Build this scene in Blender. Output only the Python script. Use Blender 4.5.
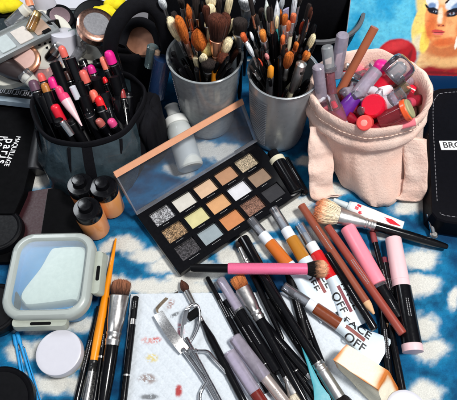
import bpy, math, random
import numpy as np
from mathutils import Vector, Matrix, noise
for o in list(bpy.data.objects): bpy.data.objects.remove(o, do_unlink=True)
S = bpy.context.scene
S.unit_settings.system = 'METRIC'; S.unit_settings.scale_length = 0.01      # one unit is one centimetre
col = S.collection
R = math.radians
# ---------------------------------------------------------------- camera
CAMP = Vector((0, -21.5, 37.239)); PITCH = 60; FPX = 495.0174
cd = bpy.data.cameras.new('camera'); cam = bpy.data.objects.new('camera', cd); col.objects.link(cam)
cam.location = CAMP; cam.rotation_euler = (R(90-PITCH), 0, 0)
cd.sensor_fit = 'HORIZONTAL'; cd.sensor_width = 36; cd.lens = 36*FPX/457; cd.clip_start = .5; cd.clip_end = 1000
S.camera = cam
# ---------------------------------------------------------------- world and lamps
W = bpy.data.worlds.new('World'); S.world = W; W.use_nodes = True
wn = W.node_tree; bg = wn.nodes['Background']
tc = wn.nodes.new('ShaderNodeTexCoord'); sx = wn.nodes.new('ShaderNodeVectorMath'); sx.operation = 'DOT_PRODUCT'; sx.inputs[1].default_value = (.1, -.62, .6)   # a room brighter behind the viewer
wr = wn.nodes.new('ShaderNodeValToRGB')
wn.links.new(tc.outputs['Generated'], sx.inputs[0]); wn.links.new(sx.outputs['Value'], wr.inputs[0]); wn.links.new(wr.outputs[0], bg.inputs[0])
wr.color_ramp.elements[0].position = .1; wr.color_ramp.elements[0].color = (.05,.055,.07,1)
wr.color_ramp.elements[1].position = .9; wr.color_ramp.elements[1].color = (.8,.85,.95,1)
bg.inputs[1].default_value = .52
def lamp(name, loc, target, size, power, color, sy=None):
    l = bpy.data.lights.new(name, 'AREA'); l.energy = power; l.size = size; l.color = color
    if sy: l.shape = 'RECTANGLE'; l.size_y = sy
    o = bpy.data.objects.new(name, l); col.objects.link(o); o.location = loc
    o.rotation_euler = (Vector(target)-Vector(loc)).to_track_quat('-Z', 'Y').to_euler(); return o
lamp('ceiling_lamp', (34, -14, 92), (0, 0, 0), 16, 105000, (1, .98, .95))
lamp('fill_light', (-60, 45, 75), (0, 3, 0), 26, 42000, (.9, .95, 1), 40)  # added fill from the back left, stands for no visible window
S.view_settings.view_transform = 'Standard'; S.view_settings.look = 'None'; S.view_settings.exposure = 0; S.view_settings.gamma = 1
S.render.resolution_x = 1024; S.render.resolution_y = 896
S.render.engine = 'CYCLES'; S.cycles.max_bounces = 14; S.cycles.transparent_max_bounces = 24; S.cycles.transmission_bounces = 10

# ---------------------------------------------------------------- projection helpers: a pixel of the photo -> a point at a real height
_f = Vector((0, math.cos(R(PITCH)), -math.sin(R(PITCH)))); _u = Vector((0, math.sin(R(PITCH)), math.cos(R(PITCH))))
def ray(x, y): return _f*FPX + Vector((x-228.5, 0, 0)) - _u*(y-200)
def P(x, y, z=0.):
    v = ray(x, y); return CAMP + v*((z-CAMP.z)/v.z)
def PY(x, y, Y):
    v = ray(x, y); return CAMP + v*((Y-CAMP.y)/v.y)
def cmpx(p): return (Vector(p)-CAMP).dot(_f)/FPX
rnd = random.Random(7)
# ---------------------------------------------------------------- materials
def lin(c): return tuple((v/12.92 if v <= .04045 else ((v+.055)/1.055)**2.4) for v in c)
def hx(r, g, b): return lin((r/255, g/255, b/255))
_m = {}
def mat(name, c, rough=.5, metal=0., var=.12, vs=3., bump=0., bs=20., coat=0., spec=.5, c2=None, sheen=0., smudge=.15, trans=0., ior=1.45, sss=0.):
    if name in _m: return _m[name]
    m = bpy.data.materials.new(name); m.use_nodes = True; nt = m.node_tree; b = nt.nodes['Principled BSDF']
    L = nt.links.new
    b.inputs['Metallic'].default_value = metal; b.inputs['Coat Weight'].default_value = coat
    b.inputs['Specular IOR Level'].default_value = spec; b.inputs['Sheen Weight'].default_value = sheen
    b.inputs['Transmission Weight'].default_value = trans; b.inputs['IOR'].default_value = ior
    if sss: b.inputs['Subsurface Weight'].default_value = sss; b.inputs['Subsurface Radius'].default_value = (.3,.2,.1)
    t = nt.nodes.new('ShaderNodeTexCoord')
    n = nt.nodes.new('ShaderNodeTexNoise'); n.inputs['Scale'].default_value = vs; n.inputs['Detail'].default_value = 6
    L(t.outputs['Object'], n.inputs['Vector'])
    mx = nt.nodes.new('ShaderNodeMix'); mx.data_type = 'RGBA'; L(n.outputs['Fac'], mx.inputs['Factor'])
    a = tuple(v*(1-var) for v in c) if c2 is None else c; z = tuple(min(1, v*(1+var)) for v in c) if c2 is None else c2
    mx.inputs['A'].default_value = (*a, 1); mx.inputs['B'].default_value = (*z, 1)
    L(mx.outputs['Result'], b.inputs['Base Color'])
    n2 = nt.nodes.new('ShaderNodeTexNoise'); n2.inputs['Scale'].default_value = vs*1.7+1; n2.inputs['Detail'].default_value = 8
    L(t.outputs['Object'], n2.inputs['Vector'])
    mr = nt.nodes.new('ShaderNodeMapRange'); mr.inputs['To Min'].default_value = max(0, rough-smudge*.5); mr.inputs['To Max'].default_value = min(1, rough+smudge)
    L(n2.outputs['Fac'], mr.inputs['Value']); L(mr.outputs['Result'], b.inputs['Roughness'])
    if bump:
        n3 = nt.nodes.new('ShaderNodeTexNoise'); n3.inputs['Scale'].default_value = bs; n3.inputs['Detail'].default_value = 5
        L(t.outputs['Object'], n3.inputs['Vector'])
        bp = nt.nodes.new('ShaderNodeBump'); bp.inputs['Strength'].default_value = bump; bp.inputs['Distance'].default_value = .05
        L(n3.outputs['Fac'], bp.inputs['Height']); L(bp.outputs['Normal'], b.inputs['Normal'])
    _m[name] = m; return m
def clear(name, tint=(.95,.96,.98), body=.12, bodyc=(.8,.82,.9), rough=.08, gl=1.0, ior=1.5):
    """thin clear plastic: see-through, with fresnel gloss and a little milky scatter"""
    if name in _m: return _m[name]
    m = bpy.data.materials.new(name); m.use_nodes = True; nt = m.node_tree; L = nt.links.new
    nt.nodes.remove(nt.nodes['Principled BSDF']); out = nt.nodes['Material Output']
    tr = nt.nodes.new('ShaderNodeBsdfTransparent'); tr.inputs[0].default_value = (*tint, 1)
    df = nt.nodes.new('ShaderNodeBsdfDiffuse'); df.inputs[0].default_value = (*bodyc, 1)
    tl = nt.nodes.new('ShaderNodeBsdfTranslucent'); tl.inputs[0].default_value = (*bodyc, 1)
    ad = nt.nodes.new('ShaderNodeMixShader'); ad.inputs[0].default_value = .4; L(df.outputs[0], ad.inputs[1]); L(tl.outputs[0], ad.inputs[2])
    t = nt.nodes.new('ShaderNodeTexCoord'); n = nt.nodes.new('ShaderNodeTexNoise'); n.inputs['Scale'].default_value = 2.5; n.inputs['Detail'].default_value = 7
    L(t.outputs['Object'], n.inputs['Vector'])
    mr = nt.nodes.new('ShaderNodeMapRange'); mr.inputs['To Min'].default_value = body*.6; mr.inputs['To Max'].default_value = min(1, body*1.4); L(n.outputs['Fac'], mr.inputs['Value'])
    m1 = nt.nodes.new('ShaderNodeMixShader'); L(mr.outputs[0], m1.inputs[0]); L(tr.outputs[0], m1.inputs[1]); L(ad.outputs[0], m1.inputs[2])
    g = nt.nodes.new('ShaderNodeBsdfGlossy'); g.inputs['Roughness'].default_value = rough
    fr = nt.nodes.new('ShaderNodeFresnel'); fr.inputs['IOR'].default_value = ior
    mu = nt.nodes.new('ShaderNodeMath'); mu.operation = 'MULTIPLY'; mu.inputs[1].default_value = gl; mu.use_clamp = True; L(fr.outputs[0], mu.inputs[0])
    m2 = nt.nodes.new('ShaderNodeMixShader'); L(mu.outputs[0], m2.inputs[0]); L(m1.outputs[0], m2.inputs[1]); L(g.outputs[0], m2.inputs[2])
    L(m2.outputs[0], out.inputs[0]); _m[name] = m; return m
def grad(name, stops, zmax, rough=.8, sheen=.04, bump=0.):
    """colour runs along the part's own length (object Z from 0 to zmax): two-tone hair, tinted sponges"""
    key = name+'%.1f' % zmax
    if key in _m: return _m[key]
    m = bpy.data.materials.new(name); m.use_nodes = True; nt = m.node_tree; b = nt.nodes['Principled BSDF']; L = nt.links.new
    t = nt.nodes.new('ShaderNodeTexCoord'); s = nt.nodes.new('ShaderNodeSeparateXYZ'); L(t.outputs['Object'], s.inputs[0])
    n = nt.nodes.new('ShaderNodeTexNoise'); n.inputs['Scale'].default_value = 6; L(t.outputs['Object'], n.inputs['Vector'])
    ma = nt.nodes.new('ShaderNodeMath'); ma.operation = 'MULTIPLY_ADD'; ma.inputs[1].default_value = .35*zmax; L(n.outputs['Fac'], ma.inputs[0]); L(s.outputs['Z'], ma.inputs[2])
    mr = nt.nodes.new('ShaderNodeMapRange'); mr.inputs['From Min'].default_value = .17*zmax; mr.inputs['From Max'].default_value = 1.17*zmax
    L(ma.outputs[0], mr.inputs[0])
    r = nt.nodes.new('ShaderNodeValToRGB'); L(mr.outputs[0], r.inputs[0])
    e = r.color_ramp.elements
    e[0].position, e[0].color = stops[0][0], (*stops[0][1], 1); e[1].position, e[1].color = stops[-1][0], (*stops[-1][1], 1)
    for p, c in stops[1:-1]: k = e.new(p); k.color = (*c, 1)
    mp = nt.nodes.new('ShaderNodeVectorMath'); mp.operation = 'MULTIPLY'; mp.inputs[1].default_value = (1, 1, .07); L(t.outputs['Object'], mp.inputs[0])
    st = nt.nodes.new('ShaderNodeTexNoise'); st.inputs['Scale'].default_value = 15; st.inputs['Detail'].default_value = 3; L(mp.outputs[0], st.inputs['Vector'])
    sr = nt.nodes.new('ShaderNodeMapRange'); sr.inputs['From Min'].default_value = .35; sr.inputs['From Max'].default_value = .65; sr.inputs['To Min'].default_value = .5; sr.inputs['To Max'].default_value = 1.25; L(st.outputs['Fac'], sr.inputs['Value'])
    sv = nt.nodes.new('ShaderNodeVectorMath'); sv.operation = 'SCALE'; L(r.outputs[0], sv.inputs[0]); L(sr.outputs['Result'], sv.inputs['Scale'])
    sb = nt.nodes.new('ShaderNodeBump'); sb.inputs['Strength'].default_value = .9; sb.inputs['Distance'].default_value = .04; L(st.outputs['Fac'], sb.inputs['Height']); L(sb.outputs[0], b.inputs['Normal'])
    L(sv.outputs[0], b.inputs['Base Color']); b.inputs['Roughness'].default_value = rough; b.inputs['Sheen Weight'].default_value = sheen
    b.inputs['Specular IOR Level'].default_value = .12
    _m[key] = m; return m
def sparkle(name, c, c2, scale=26, rough=.35, metal=.5):
    m = bpy.data.materials.new(name); m.use_nodes = True; nt = m.node_tree; b = nt.nodes['Principled BSDF']; L = nt.links.new
    t = nt.nodes.new('ShaderNodeTexCoord'); v = nt.nodes.new('ShaderNodeTexVoronoi'); v.inputs['Scale'].default_value = scale; L(t.outputs['Object'], v.inputs['Vector'])
    s = nt.nodes.new('ShaderNodeSeparateColor'); L(v.outputs['Color'], s.inputs[0])
    r = nt.nodes.new('ShaderNodeValToRGB'); L(s.outputs[0], r.inputs[0]); r.color_ramp.elements[0].color = (*c, 1); r.color_ramp.elements[1].color = (*c2, 1)
    r.color_ramp.elements[0].position = .35; r.color_ramp.elements[1].position = .8
    L(r.outputs[0], b.inputs['Base Color']); b.inputs['Metallic'].default_value = metal; b.inputs['Roughness'].default_value = rough
    bp = nt.nodes.new('ShaderNodeBump'); bp.inputs['Strength'].default_value = .8; bp.inputs['Distance'].default_value = .03
    L(v.outputs['Color'], bp.inputs['Height']); L(bp.outputs[0], b.inputs['Normal']); return m
BLK = mat('black_gloss', (.003,.003,.004), .14, var=.4, coat=.15, smudge=.12, spec=.35)
BLK2 = mat('black_satin', (.003,.003,.004), .42, var=.4, spec=.13)
MBLK = mat('black_matte', (.003,.003,.0035), .75, var=.4, spec=.12)
BRD = mat('black_board', (.0025,.0025,.003), .62, var=.5, spec=.05, vs=1.5)
FAB = mat('black_fabric', (.003,.003,.005), .8, var=.6, bump=.6, bs=30, spec=.2)
STL = mat('brushed_steel', (.62,.61,.60), .22, 1, var=.15, vs=6)
CHR = mat('polished_steel', (.72,.72,.73), .1, 1, var=.1)
WHT = mat('white_plastic', (.60,.60,.66), .3, var=.03, coat=.2, smudge=.1)
COP = mat('copper_metal', (.75,.36,.22), .28, 1, var=.15)
ORW = mat('orange_lacquer_wood', hx(244,146,8), .3, var=.08, coat=.5, vs=2)
GOLD = mat('gold_metal', (.75,.55,.25), .3, 1, var=.3, vs=12)
WOOD = mat('raw_wood', hx(214,170,128), .7, var=.15, vs=8)
CLR = clear('clear_plastic', body=.10)
LIL = clear('lilac_clear_plastic', tint=(.9,.87,.95), body=.48, bodyc=hx(232,222,240), rough=.15)
FRO = clear('frosted_plastic', tint=(.93,.95,.97), body=.40, bodyc=(.78,.82,.84), rough=.3)
MILK = clear('milky_plastic', tint=(.9,.92,.9), body=.62, bodyc=(.82,.86,.84), rough=.25)
HC = (hx(238,214,160), hx(250,236,196)); HB = (hx(30,14,10), hx(96,52,38)); HO = (hx(150,66,20), hx(208,112,44)); HK = ((.01,.008,.008), (.03,.022,.02)); HW = (hx(210,220,230), hx(244,246,248))
# ---------------------------------------------------------------- mesh helpers
class MB:
    def __init__(s): s.v = []; s.f = []; s.mi = []
    def add(s, v, f, m=0):
        k = len(s.v); s.v += [tuple(p) for p in v]; s.f += [tuple(i+k for i in q) for q in f]; s.mi += [m]*len(f); return s
    def loft(s, loops, cap0=True, cap1=True, closed=True, m=0):
        n = len(loops[0]); v = [p for l in loops for p in l]; f = []
        for i in range(len(loops)-1):
            for j in range(n if closed else n-1):
                a = i*n+j; b = i*n+(j+1) % n; f.append((a, b, b+n, a+n))
        if cap0: f.append(tuple(range(n))[::-1])
        if cap1: f.append(tuple((len(loops)-1)*n+j for j in range(n)))
        return s.add(v, f, m)
    def lathe(s, pts, seg=28, sy=1., o=(0,0,0), m=0, cap=True):
        return s.loft([[(o[0]+r*math.cos(2*math.pi*j/seg), o[1]+sy*r*math.sin(2*math.pi*j/seg), o[2]+z) for j in range(seg)] for z, r in pts], cap, cap, m=m)
    def box(s, c, d, m=0, rot=None, bev=0):
        x, y, z = (k/2 for k in d); b = min(bev, x*.9, y*.9)
        pr = [(-x, -y), (x, -y), (x, y), (-x, y)] if not b else [(-x+b,-y),(x-b,-y),(x,-y+b),(x,y-b),(x-b,y),(-x+b,y),(-x,y-b),(-x,-y+b)]
        M = Matrix.Rotation(rot, 3, 'Z') if isinstance(rot, (int, float)) else (rot or Matrix.Identity(3))
        L = [[Vector(c)+M@Vector((a, e, h)) for a, e in pr] for h in (-z, z)]
        return s.loft(L, m=m)
    def tube(s, path, r, seg=10, m=0, sy=1.):
        path = [Vector(p) for p in path]; loops = []; n = len(path); up = Vector((0, 0, 1))
        for i, p in enumerate(path):
            t = (path[min(i+1, n-1)]-path[max(i-1, 0)]).normalized()
            a = t.cross(up); a = a.normalized() if a.length > .05 else t.cross(Vector((1, 0, 0))).normalized(); b = a.cross(t)
            q = r[i] if isinstance(r, (list, tuple)) else r
            loops.append([p+a*q*math.cos(2*math.pi*j/seg)+b*q*sy*math.sin(2*math.pi*j/seg) for j in range(seg)])
        return s.loft(loops, m=m)
    def ribbon(s, path, widths, thick, m=0):
        """flat strap: path points, one width vector per point, thickness along the normal"""
        loops = []; n = len(path); path = [Vector(p) for p in path]
        for i, p in enumerate(path):
            t = (path[min(i+1, n-1)]-path[max(i-1, 0)]).normalized(); w = Vector(widths[i] if isinstance(widths, list) else widths)
            nn = t.cross(w).normalized()*thick/2
            loops.append([p-w/2-nn, p-nn*1.2, p+w/2-nn, p+w/2+nn, p+nn*1.2, p-w/2+nn])
        return s.loft(loops, m=m)
    def build(s, name, mats, parent=None, smooth=38, label=None):
        me = bpy.data.meshes.new(name); me.from_pydata(s.v, [], s.f)
        for m in (mats if isinstance(mats, (list, tuple)) else [mats]): me.materials.append(m)
        if any(s.mi): me.polygons.foreach_set('material_index', s.mi)
        me.validate(); me.update()
        if smooth: me.shade_smooth(); me.set_sharp_from_angle(angle=R(smooth))
        o = bpy.data.objects.new(name, me); col.objects.link(o)
        if parent: o.parent = parent
        if label: o['label'] = label
        return o
def rr(w, d, r, z, n=7, c=(0, 0), rot=0.):
    out = []
    for k, (sx, sy) in enumerate(((1,1),(-1,1),(-1,-1),(1,-1))):
        for i in range(n):
            a = math.pi/2*(k+i/(n-1)); x = sx*(w/2-r)+r*math.cos(a); y = sy*(d/2-r)+r*math.sin(a)
            out.append(Vector((c[0]+x*math.cos(rot)-y*math.sin(rot), c[1]+x*math.sin(rot)+y*math.cos(rot), z)))
    return out
def smooth_path(pts, n=6):
    pts = [Vector(p) for p in pts]; out = []
    for i in range(len(pts)-1):
        p0, p1, p2, p3 = pts[max(i-1, 0)], pts[i], pts[i+1], pts[min(i+2, len(pts)-1)]
        for k in range(n):
            t = k/n; out.append(.5*((2*p1)+(p2-p0)*t+(2*p0-5*p1+4*p2-p3)*t*t+(3*p1-p0-3*p2+p3)*t**3))
    return out+[pts[-1]]
def tag(o, label=None, cat=None, group=None, kind=None):
    if label: o['label'] = label
    if cat: o['category'] = cat
    if group: o['group'] = group
    if kind: o['kind'] = kind
    return o
def thing(name, label, cat, loc=(0,0,0), rz=0., group=None, M=None):
    o = bpy.data.objects.new(name, None); col.objects.link(o); o.empty_display_size = 1
    if M is not None: o.matrix_world = M
    else: o.location = loc; o.rotation_euler = (0, 0, rz)
    return tag(o, label, cat, group)
def axisM(A, B, twist=0.):
    A = Vector(A); z = (Vector(B)-A).normalized(); x = Vector((0, 0, 1)).cross(z)
    x = x.normalized() if x.length > .05 else Vector((1, 0, 0)); y = z.cross(x)
    M = Matrix((x, y, z)).transposed().to_4x4(); M.translation = A
    return M @ Matrix.Rotation(twist, 4, 'Z')
def text(root, s, size, M, m, name='printed_text', depth=.004, extr=.0, spacing=1., bold=0., surf=None, align='CENTER', xs=1.):
    c = bpy.data.curves.new(name, 'FONT'); c.body = s; c.size = size; c.align_x = align; c.align_y = 'CENTER'; c.offset = bold; c.space_character = spacing; c.space_line = .8
    c.extrude = .003
    o = bpy.data.objects.new('tmp', c); col.objects.link(o); bpy.context.view_layer.update()
    me = bpy.data.meshes.new_from_object(o.evaluated_get(bpy.context.evaluated_depsgraph_get())); bpy.data.objects.remove(o)
    me.materials.clear(); me.materials.append(m)
    if surf:      # cut the letters finely so that they follow the curved tube
        import bmesh; g = bmesh.new(); g.from_mesh(me); bmesh.ops.triangulate(g, faces=g.faces)
        for _ in range(4):
            le = [e for e in g.edges if e.calc_length() > .13]
            if le: bmesh.ops.subdivide_edges(g, edges=le, cuts=1); bmesh.ops.triangulate(g, faces=g.faces)
        g.to_mesh(me); g.free()
    for v in me.vertices:
        p = M @ Vector((v.co.x*xs, v.co.y, v.co.z))
        if surf: p = surf(p, v.co.z)
        v.co = p
    q = bpy.data.objects.new(name, me); col.objects.link(q); q.parent = root; return q
ENV = {'dome': [(0,.62),(.25,.85),(.55,1),(.85,.97),(1,.8)], 'flame': [(0,.6),(.3,1),(.55,.92),(.8,.5),(1,.08)],
       'oval': [(0,.42),(.25,.88),(.5,1),(.8,.82),(1,.35)], 'flat': [(0,.85),(.5,1),(1,.97)], 'fan': [(0,.3),(.5,.8),(1,1)]}
def interp(t, tab):
    for (a, x), (b, y) in zip(tab, tab[1:]):
        if t <= b: return x+(y-x)*(t-a)/(b-a)
    return tab[-1][1]
def bristles(parent, L, rm, kind, cols, sy=1., n=None, two=None, bend=0., w=None, label=None):
    """hair bundle of a brush: tip at local z=0, root at z=L; hundreds of single hairs over a core"""
    mb = MB(); env = ENV[kind]; rg = random.Random(int(L*977+rm*3301)); n = n or int(90+260*min(1, rm/1.0)); w = w or .03+.012*min(1, rm)
    dome = {'dome': .28, 'flame': .05, 'oval': .1, 'flat': .06, 'fan': .1}[kind]
    bendv = lambda t: bend*(1-t)**2
    core = []
    for i in range(9):
        t = i/8; core.append((L*(1-t*(1-dome*.55-.03)), rm*.965*interp(t*(1-dome), env)*(1 if i < 8 else .72)))
    loops = [[(r*math.cos(2*math.pi*j/20), sy*r*math.sin(2*math.pi*j/20)+0, z) for j in range(20)] for z, r in core]
    loops.append([(x*.3, y*.3, z-.02) for x, y, z in loops[-1]])
    mb.loft(loops)
    for k in range(n):
        q = math.sqrt(rg.uniform(.25, 1.)) if kind != 'flat' else math.sqrt(rg.random()); a = rg.random()*6.283; te = (1-dome*q*q)*(1.03-rg.random()*(.13 if rm < .7 else .07))
        wd = a+math.pi/2+rg.uniform(-.6, .6); dx, dy = math.cos(wd)*w/2, math.sin(wd)*w/2; jit = rg.uniform(-.11, .11)*min(rm, .5); js = rg.uniform(.98, 1.04)
        vs = []
        for i, t in enumerate((0, te*.35, te*.7, te)):
            r = rm*q*interp(t, env)*js; x = r*math.cos(a)+jit*t; y = sy*(r*math.sin(a)+jit*t)+0; g = 1 if i < 3 else .25
            vs += [(x-dx*g, y-dy*g*max(sy, .3), L*(1-t)), (x+dx*g, y+dy*g*max(sy, .3), L*(1-t))]
        mb.add(vs, [(0,1,3,2),(2,3,5,4),(4,5,7,6)])
    m = two if two else grad('hair_%d_%d' % (cols[1][0]*999, cols[0][0]*999), [(0, cols[1]), (1, cols[0])], round(L, 1))
    return mb.build('bristles', m, parent, smooth=60, label=label)
def brush(label, T, E, Lb, rm, kind, cols, rf, Lf, rh, ferr=None, hand=None, sy=1., group=None, name='makeup_brush', cat='brush', two=None, rend=None, ring=True, n=None, fsy=None, hl=None, marks=False):
    T = Vector(T); E = Vector(E); tot = (E-T).length; root = thing(name, label, cat, M=axisM(T, E), group=group)
    bristles(root, Lb, rm, kind, cols, sy, two=two, n=n)
    fs = fsy if fsy else (1+sy)/2 if sy < 1 else 1
    b = MB(); ferr = ferr or STL; z0 = Lb*.96
    base = rm*ENV[kind][0][1]*1.12
    loops = []
    for t, r, s in ((0, base, sy*.5+.5*fs if sy < 1 else 1), (.02, base*1.02, fs), (.5, (base+rf)/2, (fs+1)/2), (.72, rf, 1), (.74, rf*1.08, 1), (.77, rf*1.08, 1), (.79, rf*.98, 1), (.86, rf*.98, 1), (.88, rf*1.07, 1), (.91, rf*1.07, 1), (.93, rf, 1), (1, rf, 1)):
        if not ring and .73 < t < .92: continue
        loops.append([(r*math.cos(2*math.pi*j/24), s*r*math.sin(2*math.pi*j/24), z0+Lf*t) for j in range(24)])
    b.loft(loops); b.build('ferrule', ferr, root)
    z1 = z0+Lf; re = rend if rend else rh*.6; Lh = tot-z1
    h = MB().lathe([(z1-.02, rf*.93), (z1+Lh*.03, rf*.95), (z1+Lh*.2, rh), (z1+Lh*.45, rh*.97), (z1+Lh*.8, (rh+re)/2), (z1+Lh*.96, re), (z1+Lh*.99, re*.8), (tot, re*.35)], 24)
    h.build('handle', hand or BLK, root)
    return root
def stick(name, label, cat, A, B, parts, group=None, twist=0.):
    """parts: (part name, material, [(z as a fraction of length, radius cm), ...][, flatness])"""
    A = Vector(A); B = Vector(B); L = (B-A).length; root = thing(name, label, cat, M=axisM(A, B, twist), group=group)
    for p in parts:
        MB().lathe([(t*L, r) for t, r in p[2]], 28, p[3] if len(p) > 3 else 1.).build(p[0], p[1], root, label=p[4] if len(p) > 4 else None)
    return root
def rounded(z0, z1, r, b=.06, b2=None):
    b2 = b if b2 is None else b2
    return [(z0, r-b), (z0+b*.02, r-b*.5)]+[(z0, r-b)]*0+[(z0+.006, r)]+[(z1-.006, r), (z1-.0001, r-b2*.5), (z1, r-b2)]
# ================================================================ painted (dyed / printed) colour maps, computed per vertex
_g = np.random.RandomState(3).rand(257, 257); _g[256] = _g[0]; _g[:, 256] = _g[:, 0]
def vn(x, y):
    x = np.mod(x, 256); y = np.mod(y, 256); i = np.floor(x).astype(int) % 256; j = np.floor(y).astype(int) % 256; a = x-np.floor(x); b = y-np.floor(y)
    a = a*a*(3-2*a); b = b*b*(3-2*b)
    return (_g[j, i]*(1-a)+_g[j, i+1]*a)*(1-b)+(_g[j+1, i]*(1-a)+_g[j+1, i+1]*a)*b
def fbm(x, y, o=5):
    s = 0; k = .5; t = 0
    for i in range(o): s = s+k*vn(x*2**i+i*17.3, y*2**i+i*9.1); t += k; k *= .55
    return s/t
def sst(a, b, x): t = np.clip((x-a)/(b-a), 0, 1); return t*t*(3-2*t)
def ell(x, y, cx, cy, rx, ry, ang=0.):
    a = math.radians(ang); u = (x-cx)*math.cos(a)+(y-cy)*math.sin(a); v = -(x-cx)*math.sin(a)+(y-cy)*math.cos(a); return np.sqrt((u/rx)**2+(v/ry)**2)
def over(c, m, k): return c*(1-m[..., None])+np.array(k)[None, None]*m[..., None]
def colour_grid(name, X, Y, Z, Cc, m, parent=None):
    ny, nx = X.shape; me = bpy.data.meshes.new(name); nv = nx*ny; me.vertices.add(nv)
    me.vertices.foreach_set('co', np.stack([X, Y, Z], -1).reshape(-1).astype(np.float32))
    i = np.arange(ny*nx).reshape(ny, nx); q = np.stack([i[:-1,:-1], i[:-1,1:], i[1:,1:], i[1:,:-1]], -1).reshape(-1)
    nf = (nx-1)*(ny-1); me.loops.add(nf*4); me.polygons.add(nf); me.loops.foreach_set('vertex_index', q.astype(np.int32))
    me.polygons.foreach_set('loop_start', np.arange(0, nf*4, 4, dtype=np.int32)); me.polygons.foreach_set('loop_total', np.full(nf, 4, dtype=np.int32))
    me.update(calc_edges=True); me.validate()
    a = me.color_attributes.new('dye', 'FLOAT_COLOR', 'POINT'); a.data.foreach_set('color', np.concatenate([Cc, np.ones(Cc.shape[:2]+(1,))], -1).reshape(-1).astype(np.float32))
    me.shade_smooth(); me.materials.append(m); o = bpy.data.objects.new(name, me); col.objects.link(o)
    if parent: o.parent = parent
    return o
def dyed(name, rough, weave, bump, spec=.3, var=.25):
    m = bpy.data.materials.new(name); m.use_nodes = True; nt = m.node_tree; b = nt.nodes['Principled BSDF']; L = nt.links.new
    a = nt.nodes.new('ShaderNodeAttribute'); a.attribute_name = 'dye'; t = nt.nodes.new('ShaderNodeTexCoord')
    n = nt.nodes.new('ShaderNodeTexNoise'); n.inputs['Scale'].default_value = weave; n.inputs['Detail'].default_value = 4; L(t.outputs['Object'], n.inputs['Vector'])
    mr = nt.nodes.new('ShaderNodeMapRange'); mr.inputs['From Min'].default_value = .3; mr.inputs['From Max'].default_value = .7; mr.inputs['To Min'].default_value = 1-var; mr.inputs['To Max'].default_value = 1+var; L(n.outputs['Fac'], mr.inputs[0])
    mx = nt.nodes.new('ShaderNodeVectorMath'); mx.operation = 'SCALE'; L(a.outputs['Color'], mx.inputs[0]); L(mr.outputs[0], mx.inputs['Scale']); L(mx.outputs[0], b.inputs['Base Color'])
    w1 = nt.nodes.new('ShaderNodeTexWave'); w1.inputs['Scale'].default_value = weave*.9; w1.bands_direction = 'X'; w1.inputs['Distortion'].default_value = .6
    w2 = nt.nodes.new('ShaderNodeTexWave'); w2.inputs['Scale'].default_value = weave*.9; w2.bands_direction = 'Y'; w2.inputs['Distortion'].default_value = .6
    L(t.outputs['Object'], w1.inputs['Vector']); L(t.outputs['Object'], w2.inputs['Vector'])
    ad = nt.nodes.new('ShaderNodeMath'); L(w1.outputs['Fac'], ad.inputs[0]); L(w2.outputs['Fac'], ad.inputs[1])
    a2 = nt.nodes.new('ShaderNodeMath'); L(ad.outputs[0], a2.inputs[0]); L(n.outputs['Fac'], a2.inputs[1])
    bp = nt.nodes.new('ShaderNodeBump'); bp.inputs['Strength'].default_value = bump; bp.inputs['Distance'].default_value = .03; L(a2.outputs[0], bp.inputs['Height']); L(bp.outputs[0], b.inputs['Normal'])
    b.inputs['Roughness'].default_value = rough; b.inputs['Specular IOR Level'].default_value = spec
    return m
# ---------------------------------------------------------------- tablecloth
xs = np.arange(-40, 40.01, .15); ys = np.arange(-24, 44, .15); X, Y = np.meshgrid(xs, ys)
dx_ = X-CAMP.x; dy_ = Y-CAMP.y; dz_ = -CAMP.z; dep = dy_*_f.y+dz_*_f.z
PXx = 228.5+FPX*dx_/dep; PXy = 200-FPX*(dy_*_u.y+dz_*_u.z)/dep
wx = PXx+ (fbm(X*.55, Y*.55)-.5)*18+(fbm(X*2.3+50, Y*2.3)-.5)*5; wy = PXy+(fbm(X*.55+90, Y*.55+40)-.5)*14+(fbm(X*2.3, Y*2.3+70)-.5)*7
blobs = [(413,205,17,8),(428,206,10,9),(418,258,15,10),(419,285,14,9),(427,324,11,12),(431,350,13,10),(425,392,13,11),(455,300,4,8),
 (283,212,20,10),(262,225,16,7),(300,203,12,6),(250,238,12,5),(320,232,10,6),(229,256,9,9),(238,262,8,6),(205,273,18,6),(190,276,12,5),
 (112,246,9,6),(128,244,12,7),(148,254,14,7),(166,266,14,7),(183,271,12,6),(118,281,8,6),(127,286,10,5),(150,286,20,7),(176,285,16,7),(196,287,16,6),
 (34,323,14,7),(22,322,9,6),(55,320,16,5),(80,322,12,7),(22,352,11,10),(41,350,9,9),(70,360,10,6),(14,381,14,7),(48,385,17,8),(76,384,10,9),(60,378,9,5),(30,398,8,4),
 (36,178,12,7),(60,178,8,5),(104,262,7,6),(214,150,20,7),(232,158,14,5),(180,168,12,5),(269,164,13,6),(304,163,9,5),(312,214,10,5),(330,190,14,7),(385,228,10,6),
 (265,250,7,6),(283,248,7,5),(300,240,8,5),(360,255,8,5),(455,88,5,5),(155,300,9,3),(6,190,8,4)]
d = np.full(X.shape, 9.)
for cx, cy, rx, ry in blobs: d = np.minimum(d, ell(wx, wy, cx, cy, rx*1.25+1.5, ry*1.08+1))
out = (PXx < -8) | (PXx > 465) | (PXy > 408) | (PXy < 60)          # beyond the photo: the same tied spots in rows
lx = (X+.8*np.sin(Y*1.1))/3.6; ly = Y/2.5
gx = (lx+.5*(np.floor(ly) % 2)) % 1-.5+(fbm(X*.7, Y*.7+9)-.5)*.5; gy = ly % 1-.5+(fbm(X*.7+33, Y*.7)-.5)*.6
d2 = np.sqrt((gx/.36)**2+(gy/.33)**2); d = np.where(out, np.minimum(d, d2), d)
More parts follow.
